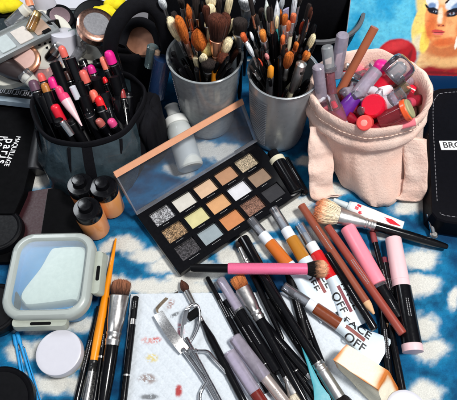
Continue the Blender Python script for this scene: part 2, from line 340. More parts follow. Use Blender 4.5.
white = 1-sst(.62, 1.28, d+(fbm(X*2.2, Y*4)-.5)*.34); halo = 1-sst(.9, 2.0, d+(fbm(X*2, Y*2+5)-.5)*.9)
bl = fbm(X*.5+7, Y*.9+3); fine = fbm(X*4, Y*4)
Cc = over(np.ones(X.shape+(3,))*np.array((.0015,.036,.105)), sst(.25, .8, bl), (.004,.14,.32))
Cc = over(Cc, halo*.75, (.012,.24,.46)); Cc = over(Cc, sst(.5, .8, fine)*.3, (.0015,.03,.085)); Cc = over(Cc, white*.97, (.72,.71,.65))
for cx, cy, rx, ry in ((417,271,6,2.5),(424,339,4,2.5)): Cc = over(Cc, (1-sst(.6, 1.3, ell(wx, wy, cx, cy, rx, ry)))*.85, (.004,.16,.30))
rg_ = 1-np.abs(2*fbm(X*.16+5, Y*.22+2, 3)-1)*2.2; Z = np.minimum(.0, (fbm(X*.22, Y*.22)-.5)*.16+np.clip(rg_, 0, 1)**6*.16+(fbm(X*.9, Y*.9)-.5)*.06-.14)
tag(colour_grid('tablecloth', X, Y, Z, Cc, dyed('dyed_cotton', .85, 11, .45, .2, .15)), kind='structure')
MB().box((0, 10, -1.2), (160, 130, 2), bev=1).build('table', mat('dark_table', (.03,.022,.018), .5), smooth=0).__setitem__('kind', 'structure')
# ---------------------------------------------------------------- paper towel with colour swatches
def papertowel():
    c = [P(131,294,.05), P(333,292,.05), P(396,420,.05), P(119,420,.05)]
    nx, ny = 330, 230; u = np.linspace(0, 1, nx)[None, :]; v = np.linspace(0, 1, ny)[:, None]
    A = [np.array(k) for k in c]
    G = (A[0][None,None]*((1-u)*(1-v))[...,None]+A[1][None,None]*(u*(1-v))[...,None]+A[2][None,None]*(u*v)[...,None]+A[3][None,None]*((1-u)*v)[...,None])
    x, y = G[..., 0], G[..., 1]; x = x+(fbm(y*2, x*0+3)-.5)*.06*(u < .02)
    quilt = (np.abs(np.sin((x+y)*3.2))*np.abs(np.sin((x-y)*3.2)))**.4*.06
    z = .02+quilt+fbm(x*.4, y*.4)*.08+(fbm(x*6, y*6)-.5)*.02
    base = np.ones(x.shape+(3,))*np.array((.64,.69,.74))
    return x, y, z, base
x, y, z, base = papertowel()
depp = (y-CAMP.y)*_f.y+(0-CAMP.z)*_f.z; qx = 228.5+FPX*(x-CAMP.x)/depp; qy = 200-FPX*((y-CAMP.y)*_u.y+(0-CAMP.z)*_u.z)/depp
gr = fbm(x*9, y*9, 3)
def sw(cx, cy, rx, ry, k, dens=.5, ang=0):
    global base
    e = ell(qx, qy, cx, cy, rx*.85, ry*.85, ang); m = (1-sst(.5, 1.15, e+(fbm(x*3, y*3)-.5)*.5))*sst(.62-dens*.35, .66-dens*.2, gr+.0); base = over(base, m*.72, k)
sw(150,341,12,5,hx(205,120,110),.5); sw(157,340,6,4,hx(196,80,76),.7); sw(152,358,9,6,hx(214,192,90),.55); sw(148,379,12,7,hx(120,84,66),.75); sw(150,397,13,4,hx(30,26,28),1.2)
sw(179,391,5,8,hx(180,30,22),1.3); sw(179,391,4.5,7.5,hx(170,22,18),1.3); sw(171,304,4,7,hx(150,90,70),.8,30); sw(175,315,7,3,hx(30,30,34),1.0,-30); sw(181,330,5,10,hx(190,70,96),.7); sw(300,330,3,2,hx(170,150,90),.3)
t_ = colour_grid('paper_towel', x, y, z, base, dyed('quilted_paper', .9, 7, .35, .2, .06))
tag(t_, 'white quilted paper towel with smeared makeup swatches under the brushes and curler', 'paper towel')
# ---------------------------------------------------------------- printed portrait card leaning behind the pink pouch
bl_ = P(352, 88, .2); tilt = R(58)
U = Vector((1, -.06, 0)).normalized(); V = (Vector((0, math.cos(tilt), math.sin(tilt)))).normalized(); N = U.cross(V).normalized()
root = thing('portrait_print', 'printed portrait of a blonde figure in red on bright blue, behind the pink pouch', 'picture', M=Matrix(((U.x,V.x,N.x,bl_.x),(U.y,V.y,N.y,bl_.y),(U.z,V.z,N.z,bl_.z),(0,0,0,1))))
Wc, Hc = 17.5, 15.; nx, ny = 300, 250; gu, gv = np.meshgrid(np.linspace(-1.2, Wc, nx), np.linspace(0, Hc, ny))
wp = [np.array(bl_)[k]+gu*U[k]+gv*V[k] for k in range(3)]; dp = (wp[1]-CAMP.y)*_f.y+(wp[2]-CAMP.z)*_f.z
px = 228.5+FPX*(wp[0]-CAMP.x)/dp; py = 200-FPX*((wp[1]-CAMP.y)*_u.y+(wp[2]-CAMP.z)*_u.z)/dp
px = px+(fbm(px*.25, py*.25)-.5)*1.6; py = py+(fbm(px*.25+40, py*.25)-.5)*1.6; n1 = fbm(px*.06, py*.06); n2 = fbm(px*.35, py*.35)
c_ = over(np.ones(px.shape+(3,))*np.array(hx(38,160,208)), sst(.35, .7, n1), hx(96,196,226)); c_ = over(c_, sst(.55, .8, n2)*.35, hx(20,132,186))
def E_(cx, cy, rx, ry, k, a=0, s=.06, al=1.):
    global c_
    c_ = over(c_, (1-sst(1-s, 1+s, ell(px, py, cx, cy, rx, ry, a)))*al, k)
E_(450,-4,35,48,hx(232,206,130),12); E_(428,24,16,28,hx(240,214,120),22); E_(423,36,8,14,hx(252,226,110),30,.4); E_(420,44,9,9,hx(236,226,190),0,.4)      # hair
E_(462,44,12,16,hx(230,190,140)); E_(447,70,34,28,hx(236,196,140),0,.1)         # neck and chest
E_(396,56,20,17,hx(176,16,28),-8); E_(386,68,26,12,hx(156,12,24),-20); E_(394,46,13,5,hx(226,60,66),-14,.5,.7); E_(402,60,9,4,hx(208,40,50),30,.5,.6); E_(388,64,10,3,hx(112,8,18),-30,.5,.7)  # sleeve
E_(448,86,44,20,hx(150,12,26),5,.12); E_(446,55,26,14,hx(232,180,120),0,.2)
E_(446,50,22,9,hx(196,92,40),0,.3,.8); E_(424,40,5,14,hx(250,222,96),12,.2)
E_(443,19,20,30,hx(240,158,92),5,.05); E_(441,44,9,5,hx(232,140,78),0,.3)                                   # face and chin
E_(446,-4,16,10,hx(252,206,160),0,.3); E_(452,30,12,12,hx(250,184,122),0,.5,.8); E_(429,28,5,14,hx(222,100,44),10,.5,.8); E_(444,43,14,4,hx(214,92,40),-6,.5,.8); E_(459,34,5,12,hx(220,104,50),0,.5,.7)
E_(430,2,5.5,11,hx(226,232,240),-24,.15); E_(454,3,12,7,hx(222,230,240),-36,.15); E_(455,8,8,3.4,hx(120,150,190),-34,.3); E_(430,7,4,3.5,hx(110,140,186),-10,.3)   # lids
E_(432,12,6.8,3.2,hx(8,10,26),16,.12); E_(425.5,8,3.4,1.1,hx(8,8,20),48,.15); E_(451,14,8.6,3.9,hx(8,10,26),-18,.12); E_(460,9,6,1.2,hx(8,8,20),-34,.15)
E_(433,12.6,2.2,1,hx(150,160,180),8,.2); E_(450,15,2.6,1.2,hx(150,160,180),-10,.2); E_(432.5,12.4,.9,1,hx(6,6,12)); E_(450,14.8,1,1.1,hx(6,6,12))
for t0 in np.linspace(0, 1, 14): E_(425+9*t0,-2-12*t0*t0+7*t0,1.3,.9,hx(44,22,18),-20,.2); E_(444+17*t0,4-17*t0+6*t0*t0,1.5,.9,hx(44,22,18),-45,.2)
E_(438.5,17,2.6,8,hx(255,232,206),6,.4,.9); E_(443,20,1.6,7,hx(214,120,70),4,.5,.6); E_(439,26.5,4.2,1.6,hx(206,100,60),4,.3,.8); E_(437,26.8,.9,.6,hx(120,40,30)); E_(441.5,26.8,.9,.6,hx(120,40,30))
E_(436.5,32.4,6.6,1.8,hx(206,66,66),3,.12); E_(436.5,34.8,5.4,1.7,hx(232,112,104),2,.15); E_(436.5,33.5,6.2,.5,hx(96,20,26),3,.2); E_(436,37.6,4,1,hx(206,100,56),0,.5,.7)
E_(455.5,43,1.8,8,hx(246,240,226),14,.15); E_(457,37,1.2,2,hx(250,250,246),0,.2)
c_ = c_*(1+(fbm(px*.5, py*.5)-.5)*.35)[..., None]; c_ = over(c_, sst(.5, .75, fbm(px*.18+9, py*.3))*.25*(px > 414)*(py > 14), hx(186,84,40))
for cx, cy, rx, ry, an in ((388,58,12,1.6,-30),(398,66,14,1.5,20),(408,58,1.6,8,20),(384,66,10,1.4,-10),(440,74,20,1.4,4)): E_(cx, cy, rx, ry, hx(96,6,16), an, .5, .7)
c_ = over(c_, ((py > 74+.07*(px-400)) & (px > 340)).astype(float), hx(8,46,86))
m_ = dyed('glossy_print', .28, 14, .05, .5, .05)
colour_grid('printed_face', gu, gv, gu*0+.16, c_, m_, root)
MB().box((Wc/2-.6, Hc/2, 0), (Wc+1.25, Hc+.05, .3)).build('card', WHT, root)
MB().ribbon([(8, 9, -.2), (8, 4.5, -4.2), (8, -.05, -7.6)], Vector((3, 0, 0)), .2).build('stand', MBLK, root)
# ================================================================ open eyeshadow palette
pc = Vector((-.73, -.68, 0)); pr = R(36.6); PW, PD = 12.7, 6.7
root = thing('eyeshadow_palette', 'open black palette of fifteen eyeshadow pans with clear peach edged lid', 'makeup palette', pc, pr)
xb = [-PW/2]; yb = [-PD/2]
for i in range(5): x0 = -PW/2+.85+i*2.22; xb += [x0, x0+1.82]
for j in range(3): y0 = -PD/2+.74+j*1.9; yb += [y0, y0+1.36]
xb.append(PW/2); yb.append(PD/2)
mb = MB(); nxb, nyb = len(xb), len(yb); ZT, ZB = .78, .6
mb.loft([rr(PW-.3, PD-.3, .15, .02), rr(PW, PD, .2, .15), rr(PW, PD, .2, ZT-.1), rr(PW-.06, PD-.06, .2, ZT-.03)], True, False)
for i in range(nxb-1):
    for j in range(nyb-1):
        x0, x1, y0, y1 = xb[i], xb[i+1], yb[j], yb[j+1]
        if i % 2 and j % 2:
            for (a, b), (c, d_) in (((x0,y0),(x1,y0)), ((x1,y0),(x1,y1)), ((x1,y1),(x0,y1)), ((x0,y1),(x0,y0))): mb.add([(a,b,ZT),(a,b,.3),(c,d_,.3),(c,d_,ZT)], [(0,1,2,3)])
            mb.add([(x0,y0,.3),(x1,y0,.3),(x1,y1,.3),(x0,y1,.3)], [(0,1,2,3)])
        else:
            e = .03; mb.add([(x0+(e if i == 0 else 0),y0+(e if j == 0 else 0),ZT),(x1-(e if i == nxb-2 else 0),y0+(e if j == 0 else 0),ZT),(x1-(e if i == nxb-2 else 0),y1-(e if j == nyb-2 else 0),ZT),(x0+(e if i == 0 else 0),y1-(e if j == nyb-2 else 0),ZT)], [(0,1,2,3)])
mb.build('base', BLK, root, smooth=30)
pans = {(0,2):('silver',(168,168,172),1),(1,2):('cream',(226,220,206),0),(2,2):('peach',(240,190,144),0),(3,2):('tan orange',(206,140,92),0),(4,2):('champagne',(216,190,150),1),
 (0,1):('bronze gold',(176,132,84),1),(1,1):('pale yellow',(226,214,136),0),(2,1):('soft orange',(240,164,94),0),(3,1):('white',(222,222,228),0),(4,1):('taupe',(160,124,94),0),
 (0,0):('black glitter',(70,66,70),1),(1,0):('grey blue',(148,166,174),0),(2,0):('bright orange',(232,132,62),0),(3,0):('rose bronze',(160,106,82),1),(4,0):('charcoal',(44,44,50),0)}
panobj = {}
for (i, j), (nm, c, gl) in pans.items():
    x0, x1, y0, y1 = xb[1+2*i], xb[2+2*i], yb[1+2*j], yb[2+2*j]; g_ = sum(c)/3; k = hx(*[(v*.72+g_*.28)*.92 for v in c])
    m = sparkle('pan_'+nm.replace(' ', '_'), tuple(v*.35 for v in k), tuple(min(1, v*1.9) for v in k), 14 if 'glitter' in nm or 'gold' in nm or nm == 'silver' else 30, .4, .35) if gl else mat('pan_'+nm.replace(' ', '_'), k, .75, var=.14, bump=.5, bs=14, vs=2)
    b = MB(); cx, cy = (x0+x1)/2, (y0+y1)/2; w, h = x1-x0-.04, y1-y0-.04
    nn = 14; vs = []; fs = []
    for a in range(nn+1):
        for e in range(nn+1):
            X_, Y_ = cx+w*(e/nn-.5), cy+h*(a/nn-.5); vs.append((X_, Y_, ZB+.05*noise.noise(Vector((X_*1.5, Y_*1.5, i+j*5)))-.02))
    for a in range(nn):
        for e in range(nn): q = a*(nn+1)+e; fs.append((q, q+1, q+nn+2, q+nn+1))
    b.add(vs, fs); b.loft([[(cx+sx*w/2, cy+sy*h/2, z) for sx, sy in ((-1,-1),(1,-1),(1,1),(-1,1))] for z in (.35, .56)], m=0)
    panobj[(i, j)] = b.build('pan', m, root, label=nm+' eyeshadow pan')
for i in range(5):
    for j in range(3):
        mb = MB(); x0, y0 = xb[1+2*i], yb[1+2*j]; xx = x0+.45; r2 = random.Random(i*7+j)
        for k in range(r2.randint(5, 8)):
            w = r2.uniform(.05, .12); mb.box((xx+w/2, y0-.2, ZT+.003), (w, .035, .004)); xx += w+.04
        mb.build('shade_caption', mat('grey_ink', (.34,.34,.34), .6), panobj[(i, j)], smooth=0)
# lid: clear tray hinged on the far long side
la = R(54); LW = 3.85
def LP(x, s, t):   # s along the lid, t = thickness direction (towards the pans)
    return (x, PD/2-.02+math.cos(la)*s-math.sin(la)*t*-1*0+(-math.sin(la))*t, ZT-.05+math.sin(la)*s+math.cos(la)*t)
def lbox(b, x0, x1, s0, s1, t0, t1): b.loft([[LP(x0,s0,t),LP(x1,s0,t),LP(x1,s1,t),LP(x0,s1,t)] for t in (t0, t1)])
b = MB(); lbox(b, -PW/2, PW/2, .12, LW, 0, .09); b.build('lid_window', clear('lid_plastic', body=.03, gl=.8, rough=.03), root, smooth=0)
b = MB()
for x0, x1, s0, s1 in ((-PW/2, -PW/2+.1, .12, LW-.02), (PW/2-.1, PW/2, .12, LW-.02), (-PW/2+.1, PW/2-.1, .12, .24)): lbox(b, x0, x1, s0, s1, .092, .62)
b.build('lid_rim', clear('lid_edge', body=.2, gl=1.4, rough=.1), root, smooth=0)
b = MB(); lbox(b, -PW/2-.02, PW/2+.02, LW-.02, LW+.1, -.02, .66); lbox(b, -PW/2-.02, PW/2+.02, LW+.101, LW+.5, .5, .66); b.build('peach_edge', mat('peach_trim', hx(222,160,124), .35, var=.1, coat=.3), root, smooth=0)
for a, c in ((-PW/2+.5, -PW/2+2.2), (PW/2-2.2, PW/2-.5)): MB().tube([(a, PD/2+.06, ZT-.05), (c, PD/2+.06, ZT-.05)], .13, 12).build('hinge', BLK, root)
# ================================================================ the two brush cups
def cup(cname, label, base, rb, rt, H, m, ridges, px_side):
    root = thing(cname, label, 'brush cup', base); n = 56; segs = 60
    def prof(t): return rb+(rt-rb)*t+.12*math.sin(min(1, t*9)*math.pi/2)-.12
    o, i_ = [], []
    for k in range(segs+1):
        t = k/segs; rg_ = .028*math.sin(t*ridges*2*math.pi) if ridges and .1 < t < .97 else 0; o.append((H*t, prof(t)+rg_))
    i_ = [(z, r-.1) for z, r in o[::-1] if z > .12]
    MB().lathe([(0.0, rb*.6), (.02, rb*.93)]+o[1:]+[(H+.03, prof(1)-.05)]+i_[:]+[(.12, rb*.5), (.13, .01)], n, cap=False).build('cup_wall', m, root, smooth=50)
    MB().lathe([(H-.05, rt+.01), (H-.03, rt+.09), (H+.06, rt+.11), (H+.1, rt+.05), (H+.06, rt-.06), (H-.05, rt-.07)], n, cap=False).build('rim', m, root)
    return root
G1 = clear('smoky_clear_cup', tint=(.93,.96,.97), body=.46, bodyc=(.80,.86,.88), rough=.12, gl=1.2)
G2 = mat('pewter_cup', hx(168,174,178), .28, .5, var=.2, vs=1.2, bump=.15, bs=3, smudge=.3)
C1 = P(208,140,0)+Vector((0, 2.3, 0)); C2 = P(277,153,0)+Vector((0, 2.35, 0))
cup1 = cup('brush_cup', 'smoky clear plastic cup full of fluffy cream and brown brushes, behind the palette lid', C1, 2.35, 3.05, 8.3, G1, 0, -1)
cup2 = cup('brush_cup', 'grey metal cup with fine ridges holding thin brushes, beside the pink pouch', C2, 2.4, 2.85, 7.9, G2, 0, 1)
b = MB()       # pressed ridges on the left of the metal cup
for k in range(24):
    z = .9+k*.25; r = 2.4+.55*z/7.9+.0
    b.tube([C2*0+Vector((r*math.cos(a), r*math.sin(a), z)) for a in [R(196+q*4.5) for q in range(11)]], .045, 6)
b.build('pressed_ridges', mat('ridge_metal', hx(170,174,180), .3, .8), cup2)
sp = [( .7+k*.06, .035 if k % 4 < 2 else .006) for k in range(104)]
MB().tube([((2.36+.65*z/7.7)*math.cos(R(203)), (2.36+.65*z/7.7)*math.sin(R(203)), z) for z, r in sp], [r for z, r in sp], 6).build('dotted_seam', WHT, cup1)
# heads: (x, y, half width px, length px, kind, colours, back offset of the head, handle material, ferrule material, label)
def cup_brush(C, Rt, H, Rb, spec):
    x, y, hw, ln, kind, cols, yo, hm, fm, lab = spec[:10]; sy = spec[10] if len(spec) > 10 else .7
    T = PY(x, y-ln*.5, C.y+yo); s = cmpx(T); rm = max(.13, hw*s*(1.4 if C is C1 else 1.12)); Lb = max(.4, ln*s*(1.6 if C is C1 else 1.35))
    d = Vector((T.x-C.x, T.y-C.y, 0)); X_ = d*.55
    if X_.length > Rt*.8: X_ = X_.normalized()*Rt*.8
    X_ = C+X_+Vector((0, 0, H)); v = (T-X_)
    if T.z < H+1.0: v = Vector((d.x*.5, d.y*.3, 3)).normalized()
    t = (T.z-.5)/max(.2, v.z); E = T-v*t; e = Vector((E.x-C.x, E.y-C.y, 0))
    if e.length > Rb*.75: e = e.normalized()*Rb*.75
    E = Vector((C.x+e.x, C.y+e.y, .5))
    if hm is ORW: E = Vector((C.x+.3, C.y-2.15, .5))
    rh = .17 if hw < 4.5 else .22+.02*rnd.random()
    rf = max(.13, rh*1.02); Lf = min((T-E).length*.25, .8+rm*1.6)
    return brush(lab, T, E, Lb, rm, kind, cols, rf, Lf, rh*1.1, fm, hm, sy=sy, group=None, n=int(70+110*min(1, rm)))
PK = mat('pink_gold_metal', hx(222,170,150), .28, 1, var=.15); CRM = mat('cream_lacquer', hx(232,222,190), .3, var=.08, coat=.3); TEAL = mat('teal_lacquer', hx(70,176,178), .35, var=.08)
SLV = mat('dull_silver', hx(200,198,196), .32, 1, var=.2); REDL = mat('red_lacquer', hx(190,24,34), .25, coat=.5); BRL = mat('brown_lacquer', hx(110,54,34), .3, coat=.4)
# dark tangle of plain handles standing in both cups
def filler(C, Rt, Rb, H, n, cname, seed):
    rg = random.Random(seed)
    for k in range(n):
        a = rg.random()*6.283; r_ = Rt*math.sqrt(rg.random())*.82; h = H+rg.uniform(-.4, 3.4)+(1.4 if math.sin(a) > 0 else -.6)
        T = C+Vector((r_*math.cos(a)*1.25, r_*math.sin(a)*1.1, h)); E = C+Vector((-r_*.5*math.cos(a+.6), -r_*.5*math.sin(a+.6), .6)); q_ = rg.uniform(.14, .24)
        stick('makeup_brush', 'plain black brush standing end up in the dark tangle of the '+cname, 'brush', T, E, [('handle', BLK if k % 3 else BLK2, [(0,q_*.3),(.01,q_*.7),(.05,q_),(.5,q_*1.15),(1,q_*.8)]) ]+([('band', SLV, [(.3,q_*1.2),(.33,q_*1.2)])] if k % 4 == 0 else []), group='plain black handles in the '+cname)
filler(C1, 3.0, 2.35, 7.7, 26, 'clear cup', 3); filler(C2, 2.95, 2.4, 7.9, 26, 'metal cup', 8)
Lc = 'in the clear cup'
L1 = [
 (168,26,5.2,20,'oval',HC,.2,BLK,SLV,'cream oval brush at the far left edge '+Lc),
 (177,27,6,24,'oval',HO,-.6,BLK,PK,'tall orange-brown oval brush with pinkish ferrule leaning left '+Lc),
 (197,37,8,17,'flame',HO,-.3,BLK,SLV,'short wide orange-brown brush tilted right '+Lc),
 (211,12,5,20,'oval',HC,1.0,BLK,SLV,'cream egg-shaped brush standing highest but one '+Lc),
 (203,22,4,13,'oval',HC,.8,BLK,SLV,'small cream brush with a slanted tip above the orange brushes '+Lc),
 (210,35,3.4,16,'oval',HC,.2,BLK,SLV,'narrow cream brush beside the dark brown fluffy head '+Lc),
 (208,50,5,14,'oval',(hx(226,196,110),hx(240,222,150)),-.6,BLK,SLV,'yellowish cream round brush at the middle '+Lc),
 (202,61,4,15,'oval',HC,-1.3,BLK,PK,'cream brush in front with a pinkish ferrule at the rim '+Lc),
 (218,21,8,22,'dome',HB,-.5,ORW,COP,'dark brown fluffy brush with an orange handle seen through '+Lc),
 (228,22,6,26,'dome',HB,.7,BLK,COP,'tall dark brown fluffy brush behind its twin '+Lc),
 (231,45,5.6,15,'oval',HC,-.2,BLK,SLV,'wide cream brush at the right '+Lc),
 (210,67,6.4,14,'dome',HK,-1.5,BLK,SLV,'black-brown fluffy brush nearest the front rim '+Lc),
 (226,61,5.5,16,'dome',HB,-1.0,BLK,COP,'near-black fluffy brush with a copper ferrule at the right front '+Lc),
 (211,-1,4.4,9,'oval',HC,1.4,BLK,SLV,'cream brush head cut by the top of the photo '+Lc),
 (189,14,3.5,14,'flat',HK,1.3,BLK,SLV,'flat black brush behind the orange ones '+Lc),
 (195,3,3,16,'flat',HK,1.6,BLK,SLV,'thin black brush reaching up behind '+Lc),
 (185,52,3,12,'flat',HK,.4,BLK,SLV,'low black brush by the pinkish ferrule '+Lc),
 (236,28,3,16,'flat',HK,1.4,BLK,SLV,'thin dark brush at the right back '+Lc),
 (195,62,3.2,10,'flat',HC,-.6,BLK,SLV,'short flat cream brush left of the yellowish one '+Lc),
 (220,54,3,12,'flat',HO,-.2,ORW,COP,'flat ginger brush between the fluffy heads '+Lc),
 (238,54,3,12,'flat',HB,.3,BLK,SLV,'narrow brown brush at the right rim '+Lc),
]
Ld = 'in the metal cup'
L2 = [
 (246,50,3.4,17,'oval',HW,-.4,BLK,SLV,'white oval brush at the left '+Ld),
 (242,37,3.6,7,'flat',(hx(140,40,20),hx(226,110,60)),.6,BLK,SLV,'small orange flat brush at the upper left '+Ld),
 (250,36,2,9,'oval',HW,.8,BLK,SLV,'tiny white brush beside the small orange one '+Ld),
 (262,35,4.4,9,'flat',(hx(150,70,20),hx(226,140,60)),.3,BLK,SLV,'orange brush with a cupped silver ferrule at the left middle '+Ld),
 (258,63,2.2,10,'flame',(hx(190,50,30),hx(220,90,60)),-.9,BLK,BLK2,'tiny red-orange pointed brush low at the left '+Ld),
 (266,57,3,6,'oval',(hx(190,90,90),hx(224,150,150)),-.6,BLK,SLV,'pinkish short brush above a silver ferrule '+Ld),
 (277,12,3.6,24,'flame',HW,1.5,BLK,SLV,'tall white pointed brush, highest '+Ld),
 (266,8,3,18,'flame',(hx(200,214,160),hx(232,236,240)),1.8,BLK,SLV,'white brush with a yellow root leaning left at the back '+Ld),
 (277,21,2.4,12,'oval',HC,1.0,TEAL,TEAL,'cream brush on a teal stem '+Ld),
 (283,39,3,7,'flat',(hx(170,60,20),hx(240,130,70)),.2,BLK,COP,'orange square-tipped brush at the centre '+Ld),
 (288,25,3,9,'flat',(hx(170,70,40),hx(226,120,70)),.8,BLK,SLV,'orange flat brush below the lilac tag at the back '+Ld),
 (294,17,2.8,8,'flat',(hx(180,70,40),hx(236,130,90)),1.0,CRM,SLV,'orange-tipped brush with a long cream ferrule '+Ld),
 (304,27,3.2,12,'oval',(hx(90,24,16),hx(160,56,30)),.9,BLK,SLV,'red-brown brush at the upper right '+Ld),
 (290,61,5,20,'oval',HO,-.8,BLK2,SLV,'large orange-brown flat brush leaning right '+Ld),
 (310,57,3.6,9,'oval',(hx(170,90,40),hx(220,140,70)),-.2,BLK,BLK2,'small orange oval brush at the right rim '+Ld),
 (315,41,4,15,'oval',HC,.5,BLK,BLK2,'cream bullet-shaped brush at the far right '+Ld),
 (297,46,3,7,'flat',HO,.3,BLK,COP,'small rusty flat brush right of the centre '+Ld),
 (303,73,3.2,5,'flat',HK,-1.2,CRM,SLV,'short dark brush with a cream handle at the right front '+Ld),
 (272,44,2.4,9,'flat',HK,.7,BLK,SLV,'thin black brush left of the teal stem '+Ld),
 (256,22,2.6,12,'flat',HK,1.3,BLK,SLV,'thin black brush at the left back '+Ld),
 (310,10,2.6,14,'flat',HK,1.6,BLK,SLV,'thin black brush reaching to the right back '+Ld),
 (286,52,2.2,8,'flat',HB,-.2,BLK,SLV,'narrow brown brush left of the large orange-brown one '+Ld),
 (250,70,2.2,8,'flat',HK,-1,BLK,SLV,'short black brush at the left front rim '+Ld),
]
_r5 = random.Random(21); CN = {'cream': HC, 'ginger': HO, 'dark brown': HB, 'black': HK, 'white': HW}
KN = {'oval': 'oval', 'flat': 'flat', 'flame': 'pointed', 'dome': 'round'}
PL = ['at the far left back','left of the back middle','at the back middle','right of the back middle','at the far right back','low at the left','low in the middle','low at the right']
for LL, x0, x1, cn, mix in ((L1, 168, 240, Lc, ['black','dark brown','cream','ginger','black']), (L2, 246, 320, Ld, ['black','ginger','dark brown','black','white'])):
    for k in range(16):
        pl = k % 8; cnm = mix[(k*3+k//8) % 5]; kd = ['flat','oval','flame','flat'][(k+k//8) % 4]
        xx = x0+(x1-x0)*((pl+.5)/5 if pl < 5 else (pl-4.5)/3)+_r5.uniform(-4, 4); yy = (2+_r5.random()*22) if pl < 5 else 40+_r5.random()*18
        if any(q_[9].startswith('slim '+cnm+' '+KN[kd]+' brush '+PL[pl]) for q_ in LL): continue
        LL.append((xx, yy+(k//8)*6, 2.0+_r5.random()*1.2, 9+_r5.random()*7, kd, CN[cnm], (1.6-(k//8)*.8) if pl < 5 else -.2, BLK, SLV if k % 3 else COP, 'slim '+cnm+' '+KN[kd]+' brush '+pl_ if 0 else 'slim '+cnm+' '+KN[kd]+' brush '+PL[pl]+' '+cn))
for s in L1: cup_brush(C1, 3.05, 8.2, 2.35, s)
for s in L2: cup_brush(C2, 2.95, 7.9, 2.4, s)
def stand(name, label, cat, top, yo, C, parts, lean=(0, 0), H=8, group=None, dep_=None):
    T = PY(top[0], top[1], C.y+yo); E = C+Vector((lean[0], lean[1], .6)); return stick(name, label, cat, T, E, parts, group)
stand('lip_brush', 'clear stick with a yellow tip and red barrel, front of the metal cup', 'lip product', (271,66), -1.0, C2, [('tip', mat('amber_tip', hx(236,150,40), .4), [(0,.1),(.02,.24),(.11,.26),(.13,.2)]), ('clear_barrel', CLR, [(.13,.28),(.4,.3)]), ('red_barrel', REDL, [(.4,.3),(1,.26)])], (-.9, -1.2))
stand('angled_applicator', 'silver and cream wide brush ferrule leaning right in the metal cup', 'brush', (302,62), -.9, C2, [('ferrule', SLV, [(0,.18),(.02,.42),(.2,.36),(.32,.3)]), ('handle', CRM, [(.32,.28),(1,.2)])], (-.2, -1.5))
stand('lilac_tag_stick', 'stick with a lilac and white flag top standing at the back of the metal cup', 'applicator', (286,9), 1.2, C2, [('flag', mat('lilac_print', hx(176,170,196), .5, c2=hx(90,90,120), vs=9), [(0,.3),(.14,.34)], .3), ('stem', BLK, [(.14,.12),(1,.14)])], (.2, .6))
for k, (x, y, yo, lx, ly, mm, lab) in enumerate([(280,56,-.5,.2,-1.3,BLK,'black pencil with a bare round end, centre of the metal cup'),(300,55,-.3,.6,-1,BLK2,'matte black pencil slanting behind the large orange-brown brush'),
  (262,48,-.3,-.8,-.4,BLK,'black brush handle end up at the left of the metal cup'),(308,48,.2,.9,-.3,SLV,'thin silver handle end up at the right of the metal cup'),(188,38,.2,-.8,0,BLK,'black handle end up among the orange brushes of the clear cup'),
  (173,52,-.9,-1.2,-.6,MBLK,'matte black handle end up at the left of the clear cup'),(223,38,.8,.5,.4,BLK,'black handle end up behind the brown heads of the clear cup')]):
    stand('pencil', lab, 'pencil', (x, y), yo, C1 if x < 240 else C2, [('barrel', mm, [(0,.1),(.012,.2),(1,.2)])], (lx, ly))
# ================================================================ things lying on the cloth, lower half
def pxs(A, B): return min(1.03, cmpx((A+B)/2)/.0869)
def lie(name, label, cat, a, b, parts, **k):
    A, B = P(*a), P(*b); s_ = pxs(A, B); return stick(name, label, cat, A, B, [(p[0], p[1], [(t_, r_*s_) for t_, r_ in p[2]])+tuple(p[3:]) for p in parts], **k)
def lbrush(label, a, b, Lb, rm, kind, cols, rf, Lf, rh, *args, **k):
    A, B = P(*a), P(*b); s_ = pxs(A, B)
    if 'rend' in k: k['rend'] *= s_
    return brush(label, A, B, Lb*s_, rm*s_, kind, cols, rf*s_, Lf*s_, rh*s_, *args, **k)
CBR = (hx(30,24,24), hx(170,110,80))
# left group
lie('paintbrush', 'orange lacquered paintbrush handle, pointed at the top, beside the white jar', 'paintbrush', (116,238,.35), (86,404,.45),
    [('handle', ORW, [(0,.03),(.01,.09),(.1,.16),(.45,.36),(.62,.40),(.77,.33)]), ('crimp', mat('black_nickel', (.03,.03,.03), .25, .6), [(.77,.35),(.785,.37),(.79,.33),(.80,.37),(.805,.33),(.815,.37),(.83,.34)]), ('ferrule', STL, [(.83,.33),(1,.4)])])
lbrush('thick black brush with brown-tipped dense bristles, lying left of the paper towel', (122,280,.95), (101,418,.5), 1.6, .93, 'flat', CBR, .62, 4.4, .6, SLV, BLK, sy=.75, n=420)
lie('black_pencil', 'thin black pencil left of the orange paintbrush', 'pencil', (99,306,.3), (74,412,.3), [('barrel', BLK, [(0,.1),(.01,.24),(1,.26)])])
lie('black_pencil', 'black pencil with fine silver bands between the orange paintbrush and the thick black brush', 'pencil', (107,318,.32), (92,414,.32), [('barrel', BLK, [(0,.12),(.01,.26),(.42,.27)]), ('band', STL, [(.42,.29),(.44,.29)]), ('cap', BLK, [(.44,.28),(1,.28)])])
lie('black_pencil', 'black pencil with silver top band touching the left edge of the paper towel', 'pencil', (136,296,.42), (122,412,.42), [('barrel', BLK2, [(0,.12),(.01,.27),(.22,.28)]), ('band', STL, [(.22,.30),(.27,.30)]), ('cap', BLK, [(.27,.29),(.7,.3)]), ('ring', SLV, [(.7,.32),(.715,.32)]), ('lower_cap', BLK, [(.715,.3),(1,.3)])])
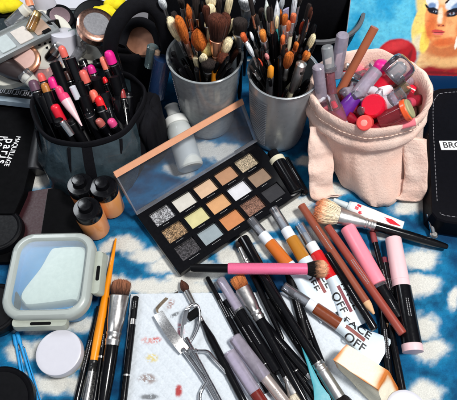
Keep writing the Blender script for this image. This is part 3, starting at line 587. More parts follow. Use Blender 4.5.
for a, b, r_, m, lab in (((236,316,.3),(284,396,.3),.36,BLK2,'black pen under the lilac capped gloss, between it and the lower lilac caps'),((256,312,.35),(322,410,.35),.3,BLK,'thin glossy black pen in the middle of the centre bundle'),((268,300,.4),(334,398,.4),.34,BLK2,'matte black pen beneath the long black brush'),
  ((225,300,.25),(262,356,.25),.26,BLK,'short black pencil along the left side of the lilac capped gloss')):
    lie('black_pen', lab, 'pen', a, b, [('barrel', m, [(0,r_*.6),(.01,r_),(.62,r_)]), ('band', STL, [(.62,r_*1.04),(.63,r_*1.04)]), ('cap', m, [(.63,r_*1.02),(1,r_)])])
# blue plastic picks
BLU = mat('blue_plastic', hx(30,150,214), .35, coat=.3, var=.1)
for (a, b, lab) in (((14,334,.14),(28,412,.14),'left one of two thin blue plastic picks by the white jar'), ((17,332,.3),(41,412,.14),'right one of two thin blue plastic picks, lying across the other')):
    A, B = P(*a), P(*b); t = thing('plastic_pick', lab, 'applicator', M=axisM(A, B), group='thin blue plastic picks'); L = (B-A).length
    MB().lathe([(0,.06),(.05,.14),(.8,.16),(1,.09),(L,.1)], 12).build('shaft', BLU, t); MB().tube([(.08,0,.9),(.17,0,1.4),(.2,0,L)], .05, 8).build('rib', BLU, t)
# white jar
def jar(label, x, y, r, h, name='jar', m=WHT, m2=None, cat='jar', base=None):
    b = P(x, y, h); t = thing(name, label, cat, (b.x, b.y, .03))
    MB().lathe([(0,r*.86),(.06,r*.93),(h*.5,r*.94)], 56).build('body', m2 or mat('off_white', hx(214,208,190), .4, var=.04), t)
    MB().lathe([(h*.42,r*.985),(h*.44,r),(h-.12,r),(h-.04,r-.03),(h,r-.12),(h-.015,r-.3),(h-.01,.01)], 64).build('lid', m, t); return t
jar('round white jar with a blank matte lid, at the lower left', 58.5, 352, 1.62, 1.4)
jar('white round lid cut by the bottom edge right of the sponge wedge', 407, 412, 1.45, 1.1)
# black rounds at the left edge
for x, y, r, h, lab in ((-7,308,1.95,1.3,'black round pot cut by the left edge below the sponge box'), (-4,404,2.5,1.2,'black round pot in the lower left corner'), (-2,229,1.9,1.5,'black round pot cut by the left edge, highest of three')):
    b = P(x, y, h); t = thing('round_pot', lab, 'pot', (b.x, b.y, .03))
    MB().lathe([(0,r*.9),(.06,r*.96),(h*.5,r*.97)], 56).build('body', BLK, t)
    MB().lathe([(h*.45,r),(h-.1,r),(h,r-.12),(h-.02,r-.3),(h-.09,r-.38),(h-.09,.01)], 64).build('lid', BLK2, t)
# ---------------------------------------------------------------- sponge box
c = P(49,273,2.6); t = thing('sponge_box', 'translucent grey square box with clip tabs and a pale sponge showing through its lid', 'box', (c.x, c.y, .05), R(1.5))
w, d = 6.35, 6.8; GR = mat('sponge_box_grey', hx(150,160,156), .35, var=.05, coat=.2)
GRT = mat('sponge_box_rim', hx(168,176,172), .3, var=.04, coat=.25, trans=.0)
MB().loft([rr(w-1.2,d-1.2,1.0,0,8), rr(w-.8,d-.8,1.1,.1,8), rr(w-.35,d-.35,1.35,1.7,8), rr(w-.6,d-.6,1.25,1.7,8), rr(w-.9,d-.9,1.1,1.0,8)]).build('tray', mat('tray_blue', hx(0,150,214), .35, var=.1), t)
b = MB(); b.loft([rr(w,d,1.6,1.6,8), rr(w+.02,d+.02,1.6,2.2,8), rr(w-.1,d-.1,1.55,2.42,8), rr(w-.45,d-.45,1.4,2.58,8), rr(w-1.0,d-1.0,1.15,2.6,8), rr(w-1.15,d-1.15,1.1,2.52,8), rr(w-1.3,d-1.3,1.0,2.42,8), rr(w-1.35,d-1.35,1.0,2.3,8)], False, False)
ld = b.build('lid', GRT, t)
MB().loft([rr(w-1.28,d-1.28,1.0,2.34,8), rr(w-1.28,d-1.28,1.0,2.38,8)]).build('window', clear('frosted_window', tint=(.95,.98,.99), body=.15, bodyc=(.62,.74,.76), rough=.25, gl=.9), ld)
b = MB(); lp = [Vector((-1.7,-2.25,0)), Vector((-1.2,-2.4,0)), Vector((1.8,-2.1,0)), Vector((2.5,-1.8,0)), Vector((2.62,1.4,0)), Vector((2.4,2.2,0)), Vector((1.8,2.4,0)), Vector((.2,2.35,0)), Vector((-.3,2.1,0)), Vector((-.9,.6,0)), Vector((-1.9,-1.1,0)), Vector((-2.05,-1.8,0))]
lpp = [Vector((v.x*.95, v.y*.98, 0)) for v in smooth_path(lp+[lp[0]], 5)[:-1]]; b.loft([[p+Vector((0,0,1.02)) for p in lpp], [p*1.0+Vector((0,0,2.0)) for p in lpp], [p*.95+Vector((0,0,2.2)) for p in lpp]]); b.build('sponge', mat('pale_sponge', hx(228,230,222), .7, var=.07, vs=1.5, bump=.3, bs=9), t)
b = MB(); b.loft([rr(.75,3.4,.25,1.35,5,c=(w/2+.42,.2)), rr(.8,3.5,.3,1.7,5,c=(w/2+.35,.2)), rr(.7,3.4,.3,2.05,5,c=(w/2+.2,.2))]); tb = b.build('clip_tab', mat('tab_grey', hx(164,170,158), .35), t)
MB().loft([rr(.26,1.2,.12,2.0,5,c=(w/2+.33,.1)), rr(.26,1.2,.12,2.07,5,c=(w/2+.33,.1))]).build('tab_slot', MBLK, tb)
b = MB(); b.loft([rr(3.9,.75,.25,1.35,5,c=(-.3,-d/2-.2)), rr(4,.8,.3,1.7,5,c=(-.3,-d/2-.15)), rr(3.9,.7,.3,2.05,5,c=(-.3,-d/2-.1))]); tb = b.build('clip_tab', mat('tab_grey', hx(164,170,158), .35), t)
MB().loft([rr(1.5,.22,.1,2.0,5,c=(-.2,-d/2-.25)), rr(1.5,.22,.1,2.07,5,c=(-.2,-d/2-.25))]).build('tab_slot', MBLK, tb)
# ---------------------------------------------------------------- foundation bottles
TAN = [mat('tan_foundation', hx(222,146,84), .18, var=.05, coat=.6, vs=1), mat('light_tan_foundation', hx(230,156,92), .18, var=.05, coat=.6, vs=1), mat('deep_tan_foundation', hx(200,120,70), .18, var=.05, coat=.6, vs=1)]
for x, y, m, lab in ((112,217,TAN[1],'foundation bottle nearest the palette lid, light tan with black cap'), (91,215,TAN[2],'deepest tan foundation bottle with black cap, at the back of three'), (97,238,TAN[0],'tan foundation bottle with black cap nearest the sponge box')):
    p = P(x, y-9, 0); t = thing('foundation_bottle', lab, 'bottle', (p.x, p.y, 0))
    MB().lathe([(0,.9),(.1,1.08),(2.5,1.12),(2.75,1.05),(2.85,.9)], 40).build('glass_body', m, t)
    MB().lathe([(2.78,1.06),(2.8,1.1),(3.5,1.08),(3.62,1.0),(3.64,.62),(3.66,.55),(4.2,.53),(4.28,.45),(4.3,.2)], 40).build('cap', BLK, t)
# ---------------------------------------------------------------- white dropper bottle behind the lid
A, B = P(191,168,1.15), P(173.5,113,2.6); t = thing('pump_bottle', 'frosted white plastic bottle with white cap leaning behind the clear palette lid', 'bottle', M=axisM(A, B))
MB().lathe([(0,1.0),(.12,1.14),(3.4,1.12),(3.9,1.06),(4.2,.85)], 44).build('body', mat('milky_white_plastic', (.66,.70,.69), .32, var=.05, coat=.3, trans=.3), t)
MB().lathe([(4.15,.85),(4.2,1.05),(4.85,1.0),(5.0,.85),(5.05,.62),(6.0,.58),(6.1,.66),(6.15,.64),(6.17,.5),(6.05,.45),(6.05,.05)], 44).build('cap', mat('white_cap', hx(226,228,224), .4, var=.03), t)
# ---------------------------------------------------------------- double black tube with cream ring under the metal cup
A, B = P(272,152,.7), P(297,193,.7); t = thing('mascara_tube', 'black tube with a cream ring lying beneath the grey metal cup', 'mascara', M=axisM(A, B)); L = (B-A).length
MB().lathe([(0,.2),(.04,.5),(.8,.52)], 30).build('knob', BLK, t); MB().lathe([(.82,.68),(.86,.72),(1.25,.72),(1.3,.66)], 30).build('collar', mat('cream_ring', hx(222,216,190), .4), t)
MB().lathe([(1.3,.64),(L-.05,.62),(L,.5)], 30).build('barrel', BLK, t)
A, B = P(287,165,.35), P(305,193,.35); lie('black_pencil', 'short black pencil lying tight against the black tube with the cream ring', 'pencil', (285,158,.35), (306,194,.35), [('barrel', BLK, [(0,.2),(.03,.32),(.97,.32),(1,.2)])])
# ---------------------------------------------------------------- brushes and pens in the lower middle
lbrush('slim black brush with a pointed brown tip lying across the paper towel beside the curler', (181,280,.4), (249,412,.4), 1.25, .42, 'flame', (hx(60,36,28), hx(96,60,44)), .2, 3.2, .37, STL, BLK, n=220, rend=.3)
lie('black_pencil', 'long thin black pencil ending above the paper towel, left of the lilac capped gloss', 'pencil', (207,277,.3), (268,392,.3), [('barrel', BLK, [(0,.14),(.008,.22),(.5,.24)]), ('lower_barrel', BLK2, [(.5,.26),(1,.26)])])
lie('lip_gloss', 'lilac translucent capped gloss with a black barrel, top one of the centre bundle', 'lip gloss', (220,279,.55), (279,374,.55),
    [('cap', LIL, [(0,.38),(.012,.46),(.34,.46)]), ('band', STL, [(.34,.44),(.36,.44)]), ('barrel', BLK, [(.36,.46),(.97,.46),(.98,.3),(1,.3)])])
lbrush('small black brush with cream bristles pointing down in the lower middle', (303,412,.5), (272,350,.6), 1.6, .62, 'flat', (hx(200,190,170), hx(226,216,196)), .3, 1.6, .3, SLV, BLK, sy=.6, n=260)
lbrush('black brush with flat ginger bristles and silver ferrule in the centre bundle', (236,276,1.0), (309,408,.8), 1.35, .75, 'flat', (hx(120,60,30), hx(224,140,80)), .5, 3.3, .42, SLV, BLK, sy=.5, n=300)
lie('black_pen', 'thick black capped pen with a white end ring reaching to the palette', 'pen', (242,237,.6), (298,338,.6), [('end', WHT, [(0,.2),(.006,.34),(.012,.36)]), ('cap', BLK, [(.012,.5),(.03,.56),(.42,.56)]), ('barrel', BLK, [(.42,.53),(1,.5)])])
lbrush('slim brush with a small dark pointed head beside the thick black pen', (237,241,.5), (283,340,.4), .75, .34, 'flame', (hx(20,16,16), hx(60,50,48)), .26, 1.7, .3, SLV, BLK, n=140)
lbrush('long black brush pointing down, its silver ferrule right of the teal comb', (348,412,.9), (258,268,1.3), 1.3, .8, 'dome', HK, .52, 3.2, .42, SLV, BLK, rend=.34)
lie('black_pen', 'black pen with a flat cut end lying between the long brush and the paper towel', 'pen', (286,262,.5), (307,340,.42), [('barrel', BLK2, [(0,.2),(.01,.4),(.99,.4),(1,.36)])])
lie('black_pencil', 'short thin black stick leaning from the brown gloss tube down to the long brush', 'pencil', (301,308,.35), (322,362,.7), [('barrel', BLK, [(0,.14),(.02,.25),(1,.25)])])
lie('black_pen', 'black pen with a silver cut end lying against the teal comb', 'pen', (262,322,.5), (311,378,.5), [('barrel', BLK, [(0,.34),(.01,.42),(.93,.42)]), ('end', STL, [(.93,.4),(1,.38)])])
lie('black_pencil', 'thin black pencil under the centre bundle ending at the bottom edge', 'pencil', (272,338,.25), (322,410,.3), [('barrel', BLK, [(0,.2),(1,.24)])])
# printed small marks on the black gloss barrel
A, B = P(301,344,1.0), P(327,412,1.0); L = (B-A).length; t = thing('teal_comb', 'teal plastic comb handle, thin at the top and broad at the bottom edge', 'comb', M=axisM(A, B))
b = MB(); b.loft([[( -w_, -.1, z), (0, -.13, z), (w_, -.1, z), (w_, .1, z), (0, .14, z), (-w_, .1, z)] for z, w_ in ((0,.03),(1.5,.12),(3.0,.28),(3.6,.46),(L*.8,.55),(L,.55))]); b.build('handle', mat('teal_plastic', hx(56,152,166), .35, var=.1), t)
lie('lip_gloss', 'lilac capped gloss with a pale silver barrel at the bottom of the centre bundle', 'lip gloss', (234,337,.62), (292,412,.62), [('cap', LIL, [(0,.5),(.012,.6),(.56,.6)]), ('barrel', mat('pale_rose_silver', hx(206,192,186), .25, .6), [(.56,.5),(1,.5)])])
lie('lip_gloss', 'lilac capped gloss with a deep red-brown barrel, lowest on the paper towel', 'lip gloss', (229,352,.6), (268,412,.6), [('cap', LIL, [(0,.5),(.012,.58),(.68,.58)]), ('barrel', mat('deep_red_brown', hx(110,32,26), .2, coat=.6), [(.68,.55),(1,.55)])])
# pink handled brush across the top
root = lbrush('pink metallic brush with black grip and peach-tipped round bristles lying across the tubes', (331,269,2.1), (190,268,1.5), 2.1, .78, 'dome', (hx(12,10,10), hx(224,164,124)), .42, .1, .40, BLK, BLK2, ring=False, n=420, rend=.36, two=grad('hair_peach_tip', [(0, hx(240,190,150)), (.38, hx(216,156,120)), (.6, (.01,.008,.008)), (1, (.006,.006,.006))], 2.1))
A, B = P(307.5,269,2.04), P(228,268.5,1.68); L = (B-A).length
M_ = root.matrix_world.inverted() @ axisM(A, B); q = MB().lathe([(0,.40),(.05,.45),(L*.97,.44),(L,.42)], 30); q.v = [tuple(M_@Vector(v)) for v in q.v]; q.build('pink_sleeve', mat('pink_metal', hx(240,112,152), .25, .25, var=.05, coat=.3), root)
# ---------------------------------------------------------------- liquid foundation tubes with clear caps
def ftube(label, a, b, fr, colour, bw, texts, band=None, z=.75, end=None):
    A, B = P(a[0], a[1], z), P(b[0], b[1], .35 if end is None else end); Mx = axisM(A, B); L = (B-A).length; t = thing('makeup_tube', label, 'makeup tube', M=Mx); F = pxs(A, B)*.86; bw *= F*1.08
    c0, c1, c2_ = fr; z0, z1, z2 = c0*L, c1*L, c2_*L
    MB().lathe([(z_, r_*F) for z_, r_ in [(0,.4),(.03,.5),(.1,.53),(z0,.56),(z0,.5),(.12,.46),(.1,.02)]], 32, cap=False).build('cap', CLR, t)
    MB().lathe([(z_, r_*F) for z_, r_ in [(z0*.45,.2),(z0*.5,.26),(z0,.27)]], 20).build('nozzle', FRO, t)
    MB().lathe([(z_, r_*F) for z_, r_ in [(z0*.98,.55),(z0,.58),(z1-.02,.58),(z1,.55)]], 32).build('collar', mat('tube_white', hx(222,228,234), .35, var=.04), t)
    MB().lathe([(z_, r_*F) for z_, r_ in [(z1,.6),(z1+.05,.66),(z2,.7)]], 36).build('colour_band', mat('tube_%d_%d_%d' % colour, hx(*colour), .18, coat=.7, var=.06, vs=1.5), t)
    lp = []; K = 16
    def sec(s):
        g = s*s*(3-2*s); return .7*F+(bw-.7*F)*g, .7*F*(1-g)+.05
    for i in range(K+1):
        s = i/K; w_, h_ = sec(s); lp.append([(math.copysign(abs(math.cos(2*math.pi*j/32))**.8, math.cos(2*math.pi*j/32))*w_, math.sin(2*math.pi*j/32)*h_, z2+(L-z2)*s) for j in range(32)])
    MB().loft(lp).build('tube_body', mat('tube_body_white', hx(206,220,230), .3, var=.03, coat=.3), t)
    up = (Mx.to_3x3().inverted() @ Vector((0,0,1))).y; sg = 1 if up > 0 else -1
    cr = MB(); 
    for k in range(9): cr.box((0, 0, L-.42+k*.045), (bw*1.96, .135, .018))
    cr.build('crimp', mat('crimp_white', hx(214,224,232), .4), t)
    def surf(p, dz):
        s = max(0, min(1, (p.z-z2)/(L-z2))); w_, h_ = sec(s); x = max(-.97, min(.97, p.x/w_)); y = h_*math.sqrt(max(0, 1-abs(x)**2.5))
        return Vector((p.x, sg*(y+.025+dz), p.z))
    ink = mat('black_ink', (.012,.012,.014), .5)
    for s_, sz, pos, off in texts:
        # letters read along the tube: the baseline runs along the local z axis
        Mt = Matrix.Translation((off*.84, 0, z2+(L-z2)*pos)) @ Matrix(((0,sg,0,0),(0,0,sg,0),(1,0,0,0),(0,0,0,1)))
        text(t, s_, sz*.88, Mt, ink, surf=surf, bold=.012, spacing=1.05, xs=1.15)
    if band:
        s0, s1, wb, kc = band; g = MB(); vs = []; fs = []
        for i in range(5):
            for j in range(9):
                p = surf(Vector(((-wb+2*wb*j/8)*F, 0, z2+(L-z2)*(s0+(s1-s0)*i/4))), -.012); vs.append(p)
        for i in range(4):
            for j in range(8): q = i*9+j; fs.append((q, q+1, q+10, q+9))
        g.add(vs, fs); g.build('shade_band', mat('band_%d' % kc[0], hx(*kc), .5), t)
    return t
ftube('orange banded white tube with clear cap, leftmost of the three leaning side by side', (250,219), (330,316), (.17,.26,.50), (200,106,38), 1.05, [])
ftube('mustard banded white tube lettered FACE OFF under the pink brush', (273,208), (336,312), (.22,.31,.52), (178,118,38), 1.35, [('FACE', .92, .38, .62), ('OFF', .92, .40, -.62)], (.2,.66,.17,(130,40,40)), z=.8)
ftube('red banded white tube with clear cap lettered OFF beside the brown pencils', (299,224), (359,326), (.21,.30,.56), (204,30,34), 1.3, [('FACE', .9, .45, .6), ('OFF', .9, .48, -.6)], (.2,.72,.17,(116,24,44)), z=.8)
ftube('brown banded white tube lettered FACE OFF lying above the sponge wedge', (283,286), (384,355), (.26,.33,.57), (122,58,30), 1.6, [('FACE', .92, .32, .56), ('OFF', .92, .42, -.66)], (.12,.56,.19,(128,62,56)), z=.75, end=.5)
# ---------------------------------------------------------------- lip pencils and lipsticks right of centre
BP1 = mat('rose_brown_lacquer', hx(140,72,52), .3, var=.08, coat=.5); BP2 = mat('brick_brown_lacquer', hx(150,66,54), .3, var=.08, coat=.5)
lie('lip_pencil', 'long rose-brown pencil with raw wood end, left one of the brown pair', 'lip pencil', (301,205,.95), (374,314,.85), [('barrel', BP1, [(0,.2),(.006,.38),(.9,.38)]), ('wood_end', WOOD, [(.9,.36),(.93,.34),(1,.1)])])
lie('lip_pencil', 'long brick-brown pencil running to the thin black pencils, right one of the brown pair', 'lip pencil', (327,226,.9), (403,334,1.1), [('barrel', BP2, [(0,.2),(.006,.37),(.995,.37),(1,.3)])])
lie('black_pencil', 'black pencil with rounded ends left of the brown pair, pointing at the FACE OFF tube', 'pencil', (327,253,.9), (375,330,1.0), [('barrel', BLK, [(0,.2),(.015,.32),(.03,.36),(.96,.36),(.99,.3),(1,.16)])])
lie('lip_gloss', 'liquid lipstick with a long bright pink cap and black striped barrel', 'lip gloss', (347,227,.85), (398,318,.6), [('cap', mat('bubblegum_pink', hx(246,140,158), .3, var=.03), [(0,.5),(.006,.62),(.015,.68),(.64,.68),(.645,.62)]), ('neck', CLR, [(.645,.5),(.68,.5)]), ('barrel', BLK, [(.68,.6),(1,.6)])])
lie('lip_pencil', 'slim black pencil with a dusty red end between the two pink caps', 'lip pencil', (372,231,.35), (391,306,.35), [('tip', mat('dusty_red', hx(138,56,58), .5), [(0,.14),(.012,.27),(.17,.27)]), ('barrel', BLK, [(.17,.26),(1,.26)])])
lie('lip_pencil', 'slim black pencil with a maroon end touching the pale pink cap', 'lip pencil', (384,257,.33), (398,330,.33), [('tip', mat('maroon_tip', hx(104,26,44), .4), [(0,.14),(.012,.26),(.09,.26)]), ('barrel', BLK, [(.09,.25),(1,.25)])])
A = lie('mascara', 'pale pink capped mascara with a black barrel and pale pink foot', 'mascara', (393,238,.75), (413,352,.7), [('cap', mat('pale_pink', hx(234,196,200), .35, var=.03), [(0,.55),(.006,.68),(.012,.72),(.40,.76),(.402,.74),(.46,.76)]), ('barrel', BLK, [(.46,.80),(.94,.84)]), ('foot', mat('pale_pink', hx(234,196,200), .35), [(.94,.82),(.95,.84),(1,.84)])])
lie('lip_pencil', 'sharpened pencil with a raw wood cone below the brick-brown one', 'lip pencil', (384,288,.5), (387,338,.3), [('barrel', BLK, [(0,.25),(.72,.25)]), ('wood_cone', WOOD, [(.72,.25),(.93,.1)]), ('lead', REDL, [(.93,.1),(1,.02)])])
lie('eyeliner', 'glossy black stick below the wood cone, reaching towards the white lid', 'eyeliner', (390,326,.4), (402,390,.4), [('barrel', BLK, [(0,.3),(.99,.36),(1,.3)])])
t = thing('lip_pencil', 'black pencil with a fine grey stripe tucked under the bright pink cap', 'lip pencil', M=axisM(P(380,290,.3), P(388,368,.3))); MB().lathe([(0,.3),(7.0,.3)], 20).build('barrel', BLK, t)
# ---------------------------------------------------------------- blush brush and white-red tube
lbrush('large blush brush with orange-stained cream head and long black handle pointing right', (312,208,1.3), (448,247,.45), 2.5, 1.2, 'dome', HC, .48, 3.2, .44, SLV, BLK, n=1100, sy=.8, rend=.26, fsy=.8, two=grad('hair_blush', [(0, hx(222,112,64)), (.25, hx(236,160,116)), (.5, hx(246,226,190)), (1, hx(244,236,214))], 2.5))
A, B = P(333,200,.6), P(402,229,.35); L = (B-A).length; t = thing('cream_tube', 'small white tube with red print lying behind the blush brush', 'tube', M=axisM(A, B))
MB().lathe([(0,.14),(.06,.22),(1.3,.3),(1.32,.45),(1.5,.5)], 26).build('nozzle', mat('grey_white', hx(196,206,208), .35), t)
MB().loft([[(a_*math.cos(2*math.pi*j/28), c_*math.sin(2*math.pi*j/28), z) for j in range(28)] for z, a_, c_ in ((1.5,.5,.5),(1.8,.6,.55),(3.5,.68,.4),(L-.4,.75,.1),(L,.76,.08))]).build('tube_body', mat('tube_cream_white', hx(222,222,222), .3, coat=.3), t)
def patch(parent, name, m, x0, x1, z0, z1, hf, taper=0, up=1, n=6):
    vs = []; fs = []
    for i in range(n+1):
        for j in range(n+1):
            z = z0+(z1-z0)*i/n; sc = 1-taper*abs(2*i/n-1); x = (x0+x1)/2+(x1-x0)*(j/n-.5)*sc; vs.append((x, up*hf(x, z), z))
    for i in range(n):
        for j in range(n): q = i*(n+1)+j; fs.append((q, q+1, q+n+2, q+n+1))
    return MB().add(vs, fs).build(name, m, parent)
def hf(x, z):
    s = max(0, min(1, (z-1.8)/(L-2.2))); a_, c_ = .6+.15*s, .55-.45*s; return c_*math.sqrt(max(0, 1-min(.96, abs(x/a_))**2))+.02
up = 1 if (t.matrix_world.to_3x3().inverted() @ Vector((0,0,1))).y > 0 else -1
RED = mat('red_ink', hx(206,24,44), .45)
for a_ in ((-.1,.4,4.2,5.9,.9),(-.5,-.2,2.3,4.4,.3),(.05,.3,2.0,2.35,0),(-.28,-.02,1.9,2.2,0)): patch(t, 'red_print', RED, a_[0], a_[1], a_[2], a_[3], hf, a_[4], up)
# ---------------------------------------------------------------- sponge wedge
t = thing('sponge_wedge', 'cream foam wedge with orange foundation stains on its edges, at the bottom right', 'sponge', P(364,385,0))
o_ = P(364,385,0); H_ = 2.2
tp = [P(333,360,H_), P(347,344,H_), P(388,370,H_), P(378,390,H_)]; bt = [P(338,368,.08), P(352,352,.08), P(401,392,.08), P(388,420,.08)]
tp = [v-o_ for v in tp]; bt = [v-o_ for v in bt]
import bmesh
bm = bmesh.new(); vv = [bm.verts.new(v) for v in bt+tp]
for f_ in ((3,2,1,0),(4,5,6,7),(0,1,5,4),(1,2,6,5),(2,3,7,6),(3,0,4,7)): bm.faces.new([vv[i] for i in f_])
bmesh.ops.recalc_face_normals(bm, faces=bm.faces); bmesh.ops.subdivide_edges(bm, edges=bm.edges, cuts=24, use_grid_fill=True)
for v in bm.verts: v.co += Vector((noise.noise(v.co*1.2), noise.noise(v.co*1.2+Vector((5,0,0))), noise.noise(v.co*1.2+Vector((0,9,0)))))*.06
me = bpy.data.meshes.new('foam'); bm.to_mesh(me); bm.free(); me.shade_smooth(); me.set_sharp_from_angle(angle=R(50))
ca = me.color_attributes.new('dye', 'FLOAT_COLOR', 'POINT'); cr_, st_, s2 = Vector(hx(238,230,208)), Vector(hx(214,146,84)), Vector(hx(186,96,36))
def segd(p, a, b): ab = b-a; k = max(0, min(1, (p-a).dot(ab)/ab.length_squared)); return (p-(a+ab*k)).length
for v in me.vertices:
    nz = .55+.9*noise.noise(v.co*1.1+Vector((3,3,3))); k = 0
    for a, b, r_ in ((tp[0],tp[1],.55),(tp[2],tp[3],.65),(tp[2],bt[2],1.0),(bt[2],bt[3],1.6),(tp[3],tp[0],.12),(tp[0],bt[0],.3)): k = max(k, (1-min(1, segd(v.co, a, b)/(r_*.72*(.5+nz))))*1.1)
    k = min(1, k*k*1.3); cc = cr_.lerp(st_, min(1, k*1.2)).lerp(s2, max(0, k-.65)*2); ca.data[v.index].color = (*cc, 1)
me.materials.append(dyed('latex_foam', .95, 9, .22, .05, .05)); fo = bpy.data.objects.new('foam', me); col.objects.link(fo); fo.parent = t
# ---------------------------------------------------------------- eyelash curler
o_ = P(190,350,.4); t = thing('eyelash_curler', 'steel eyelash curler with scissor handles lying on the paper towel', 'eyelash curler', o_)
q = lambda x, y, z=.45: P(x, y, z)-o_
pl = [q(158,313,.6), q(166,326,.75), q(176,340,.75), q(185,351,.55)]
MB().ribbon(smooth_path(pl, 5), (q(165,308,.6)-q(157,313,.6))*1.1, .09).build('upper_plate', STL, t)
MB().ribbon(smooth_path([q(158,313,.62), q(157,309,.6), q(161,304,.5), q(167,298,.4)], 4), (q(170,303)-q(164,300))*.45, .07).build('curved_lip', mat('warm_steel', hx(196,176,150), .25, .9), t)
MB().tube(smooth_path([q(186,350,.5), q(182,338,.6), q(183,322,.9), q(187,309,1.1), q(194,304,1.1), q(199,309,1.0), q(199,322,.8), q(195,334,.6), q(188,346,.5)], 6), .12, 10).build('cage_frame', CHR, t)
MB().ribbon(smooth_path([q(184,325,.95), q(187,310,1.25), q(194,306,1.25)], 5), Vector((.35,.1,.1)), .1).build('cage_bar', CHR, t)
MB().box(q(194,314,.75), (1.1,.5,.6), rot=R(35), bev=.1).build('rubber_pad', MBLK, t)
MB().tube(smooth_path([q(183,349,.5), q(194,364,.5), q(206,382,.5), q(222,410,.5)], 5), .17, 10).build('handle', CHR, t)
MB().tube(smooth_path([q(186,338,.62), q(196,356,.7), q(209,380,.7), q(226,412,.7)], 5), .16, 10).build('handle', CHR, t)
MB().tube(smooth_path([q(188,351,.55), q(200,351,.55), q(208,352,.6), q(214,359,.6), q(224,370,.5), q(236,384,.4)], 6), .13, 10).build('finger_loop', CHR, t)
MB().tube(smooth_path([q(207,382,.6), q(203,388,.5), q(200,396,.5), q(201,410,.5)], 6), .13, 10).build('finger_loop', CHR, t)
b = MB(); 
for x, y in ((184,351),(190,351),(196,352)): p_ = q(x, y, .4); b.lathe([(0,.16),(.45,.16),(.5,.1)], 14, o=p_)
b.build('pivot', CHR, t)
# ================================================================ pink canvas pouch
CAN = mat('peach_canvas', hx(244,226,214), .9, var=.06, bump=.8, bs=8, c2=hx(240,190,170), vs=.45, spec=.2)
def rib_bump(m, sc):
    nt = m.node_tree; L = nt.links.new; b = nt.nodes['Principled BSDF']; t_ = nt.nodes.new('ShaderNodeTexCoord'); mp = nt.nodes.new('ShaderNodeVectorMath'); mp.operation = 'MULTIPLY'; mp.inputs[1].default_value = (1, .8, .12); L(t_.outputs['Object'], mp.inputs[0])
    w = nt.nodes.new('ShaderNodeTexWave'); w.inputs['Scale'].default_value = sc; w.inputs['Distortion'].default_value = 2.2; w.inputs['Detail'].default_value = 3; L(mp.outputs[0], w.inputs['Vector'])
    old = b.inputs['Normal'].links[0].from_node; bp = nt.nodes.new('ShaderNodeBump'); bp.inputs['Strength'].default_value = .45; bp.inputs['Distance'].default_value = .04; L(w.outputs['Fac'], bp.inputs['Height']); L(old.outputs[0], bp.inputs['Normal']); L(bp.outputs[0], b.inputs['Normal'])
rib_bump(CAN, 4.2)
CANI = mat('cream_canvas', hx(232,216,204), .9, var=.05, bump=.4, bs=26, spec=.2)
PC = P(370,146,0); H_ = 7.4; rc = P(371,89,H_)
t = thing('canvas_pouch', 'peach canvas pouch with folded rim and hanging straps, full of lip glosses', 'pouch', PC)
rx, ry = 4.75, 4.0
def ring(z, cx, cy, rx, ry, sq=1., wob=0., ph=0., n=64, tiltz=0., ro=0., fold=0):
    out = []
    for j in range(n):
        a = 2*math.pi*j/n; c, s = math.cos(a), math.sin(a); ex = 2/(2+sq*0)
        k = 1+wob*noise.noise(Vector((c*1.6, s*1.6, z*.35+ph)))+fold*(.06*noise.noise(Vector((c*5, s*5, z*.45)))+.03*noise.noise(Vector((c*9, s*9, z*1.6))))
        x, y = rx*k*c, ry*k*s; out.append(Vector((cx+x*math.cos(ro)-y*math.sin(ro), cy+x*math.sin(ro)+y*math.cos(ro), z+tiltz*s+wob*1.5*noise.noise(Vector((c*2, s*2, 9+ph))))))
    return out
dx, dy = rc.x-PC.x, rc.y-PC.y; lp = []
prof = [(0,.0,1),(.06,.03,1.02),(.6,.17,1.04),(1.4,.38,1.05),(2.4,.58,1.05),(3.4,.74,1.04),(4.3,.86,1.02),(4.9,.91,1.0),(5.15,.92,1.05),(5.3,.95,1.07),(5.6,.97,1.08),(5.95,.98,1.05),(6.1,.98,1.0),(6.3,.98,1.02),(6.9,1.0,1.04),(7.4,1.0,1.04),(7.6,1.0,1.0),(7.45,1.0,.95),(6.4,.95,.93),(4.5,.8,.9),(2.4,.45,.85),(.4,.1,.7)]
fp = P(382,207,0)-PC; NP = 120
for i, (z, mix, sc) in enumerate(prof):
    ringp = []
    for j in range(NP):
        a = 2*math.pi*j/NP; c, s_ = math.cos(a), math.sin(a)
        if s_ < 0: k = 1-abs(c)**2.0; bx = 4.7*c+fp.x*k*.8; by = -.2*(1-k)+fp.y*k
        else: bx = 4.7*c; by = 2.2*s_
        R_ = Vector((dx+rx*c, dy+ry*s_)); B_ = Vector((bx, by)); p = B_.lerp(R_, mix); ctr = Vector((0, 0)).lerp(Vector((dx, dy)), mix); p = ctr+(p-ctr)*sc
        amp = (.26 if z < 5.1 else .10) if i < 16 else .04
        n_ = amp*(noise.noise(Vector((c*3.2, s_*3.2, z*.55)))*1.2+noise.noise(Vector((c*8, s_*8, z*1.3)))*.7)
        p = p+(p-ctr).normalized()*n_
        zz = z+(.25*s_+.28*noise.noise(Vector((c*1.7, s_*1.7, 3)))+.16*noise.noise(Vector((c*5, s_*5, 7+z*.2))))*min(1, z/5)
        ringp.append((p.x, p.y, max(.02, zz)))
    lp.append(ringp)
MB().loft(lp).build('body', CAN, t, smooth=80)
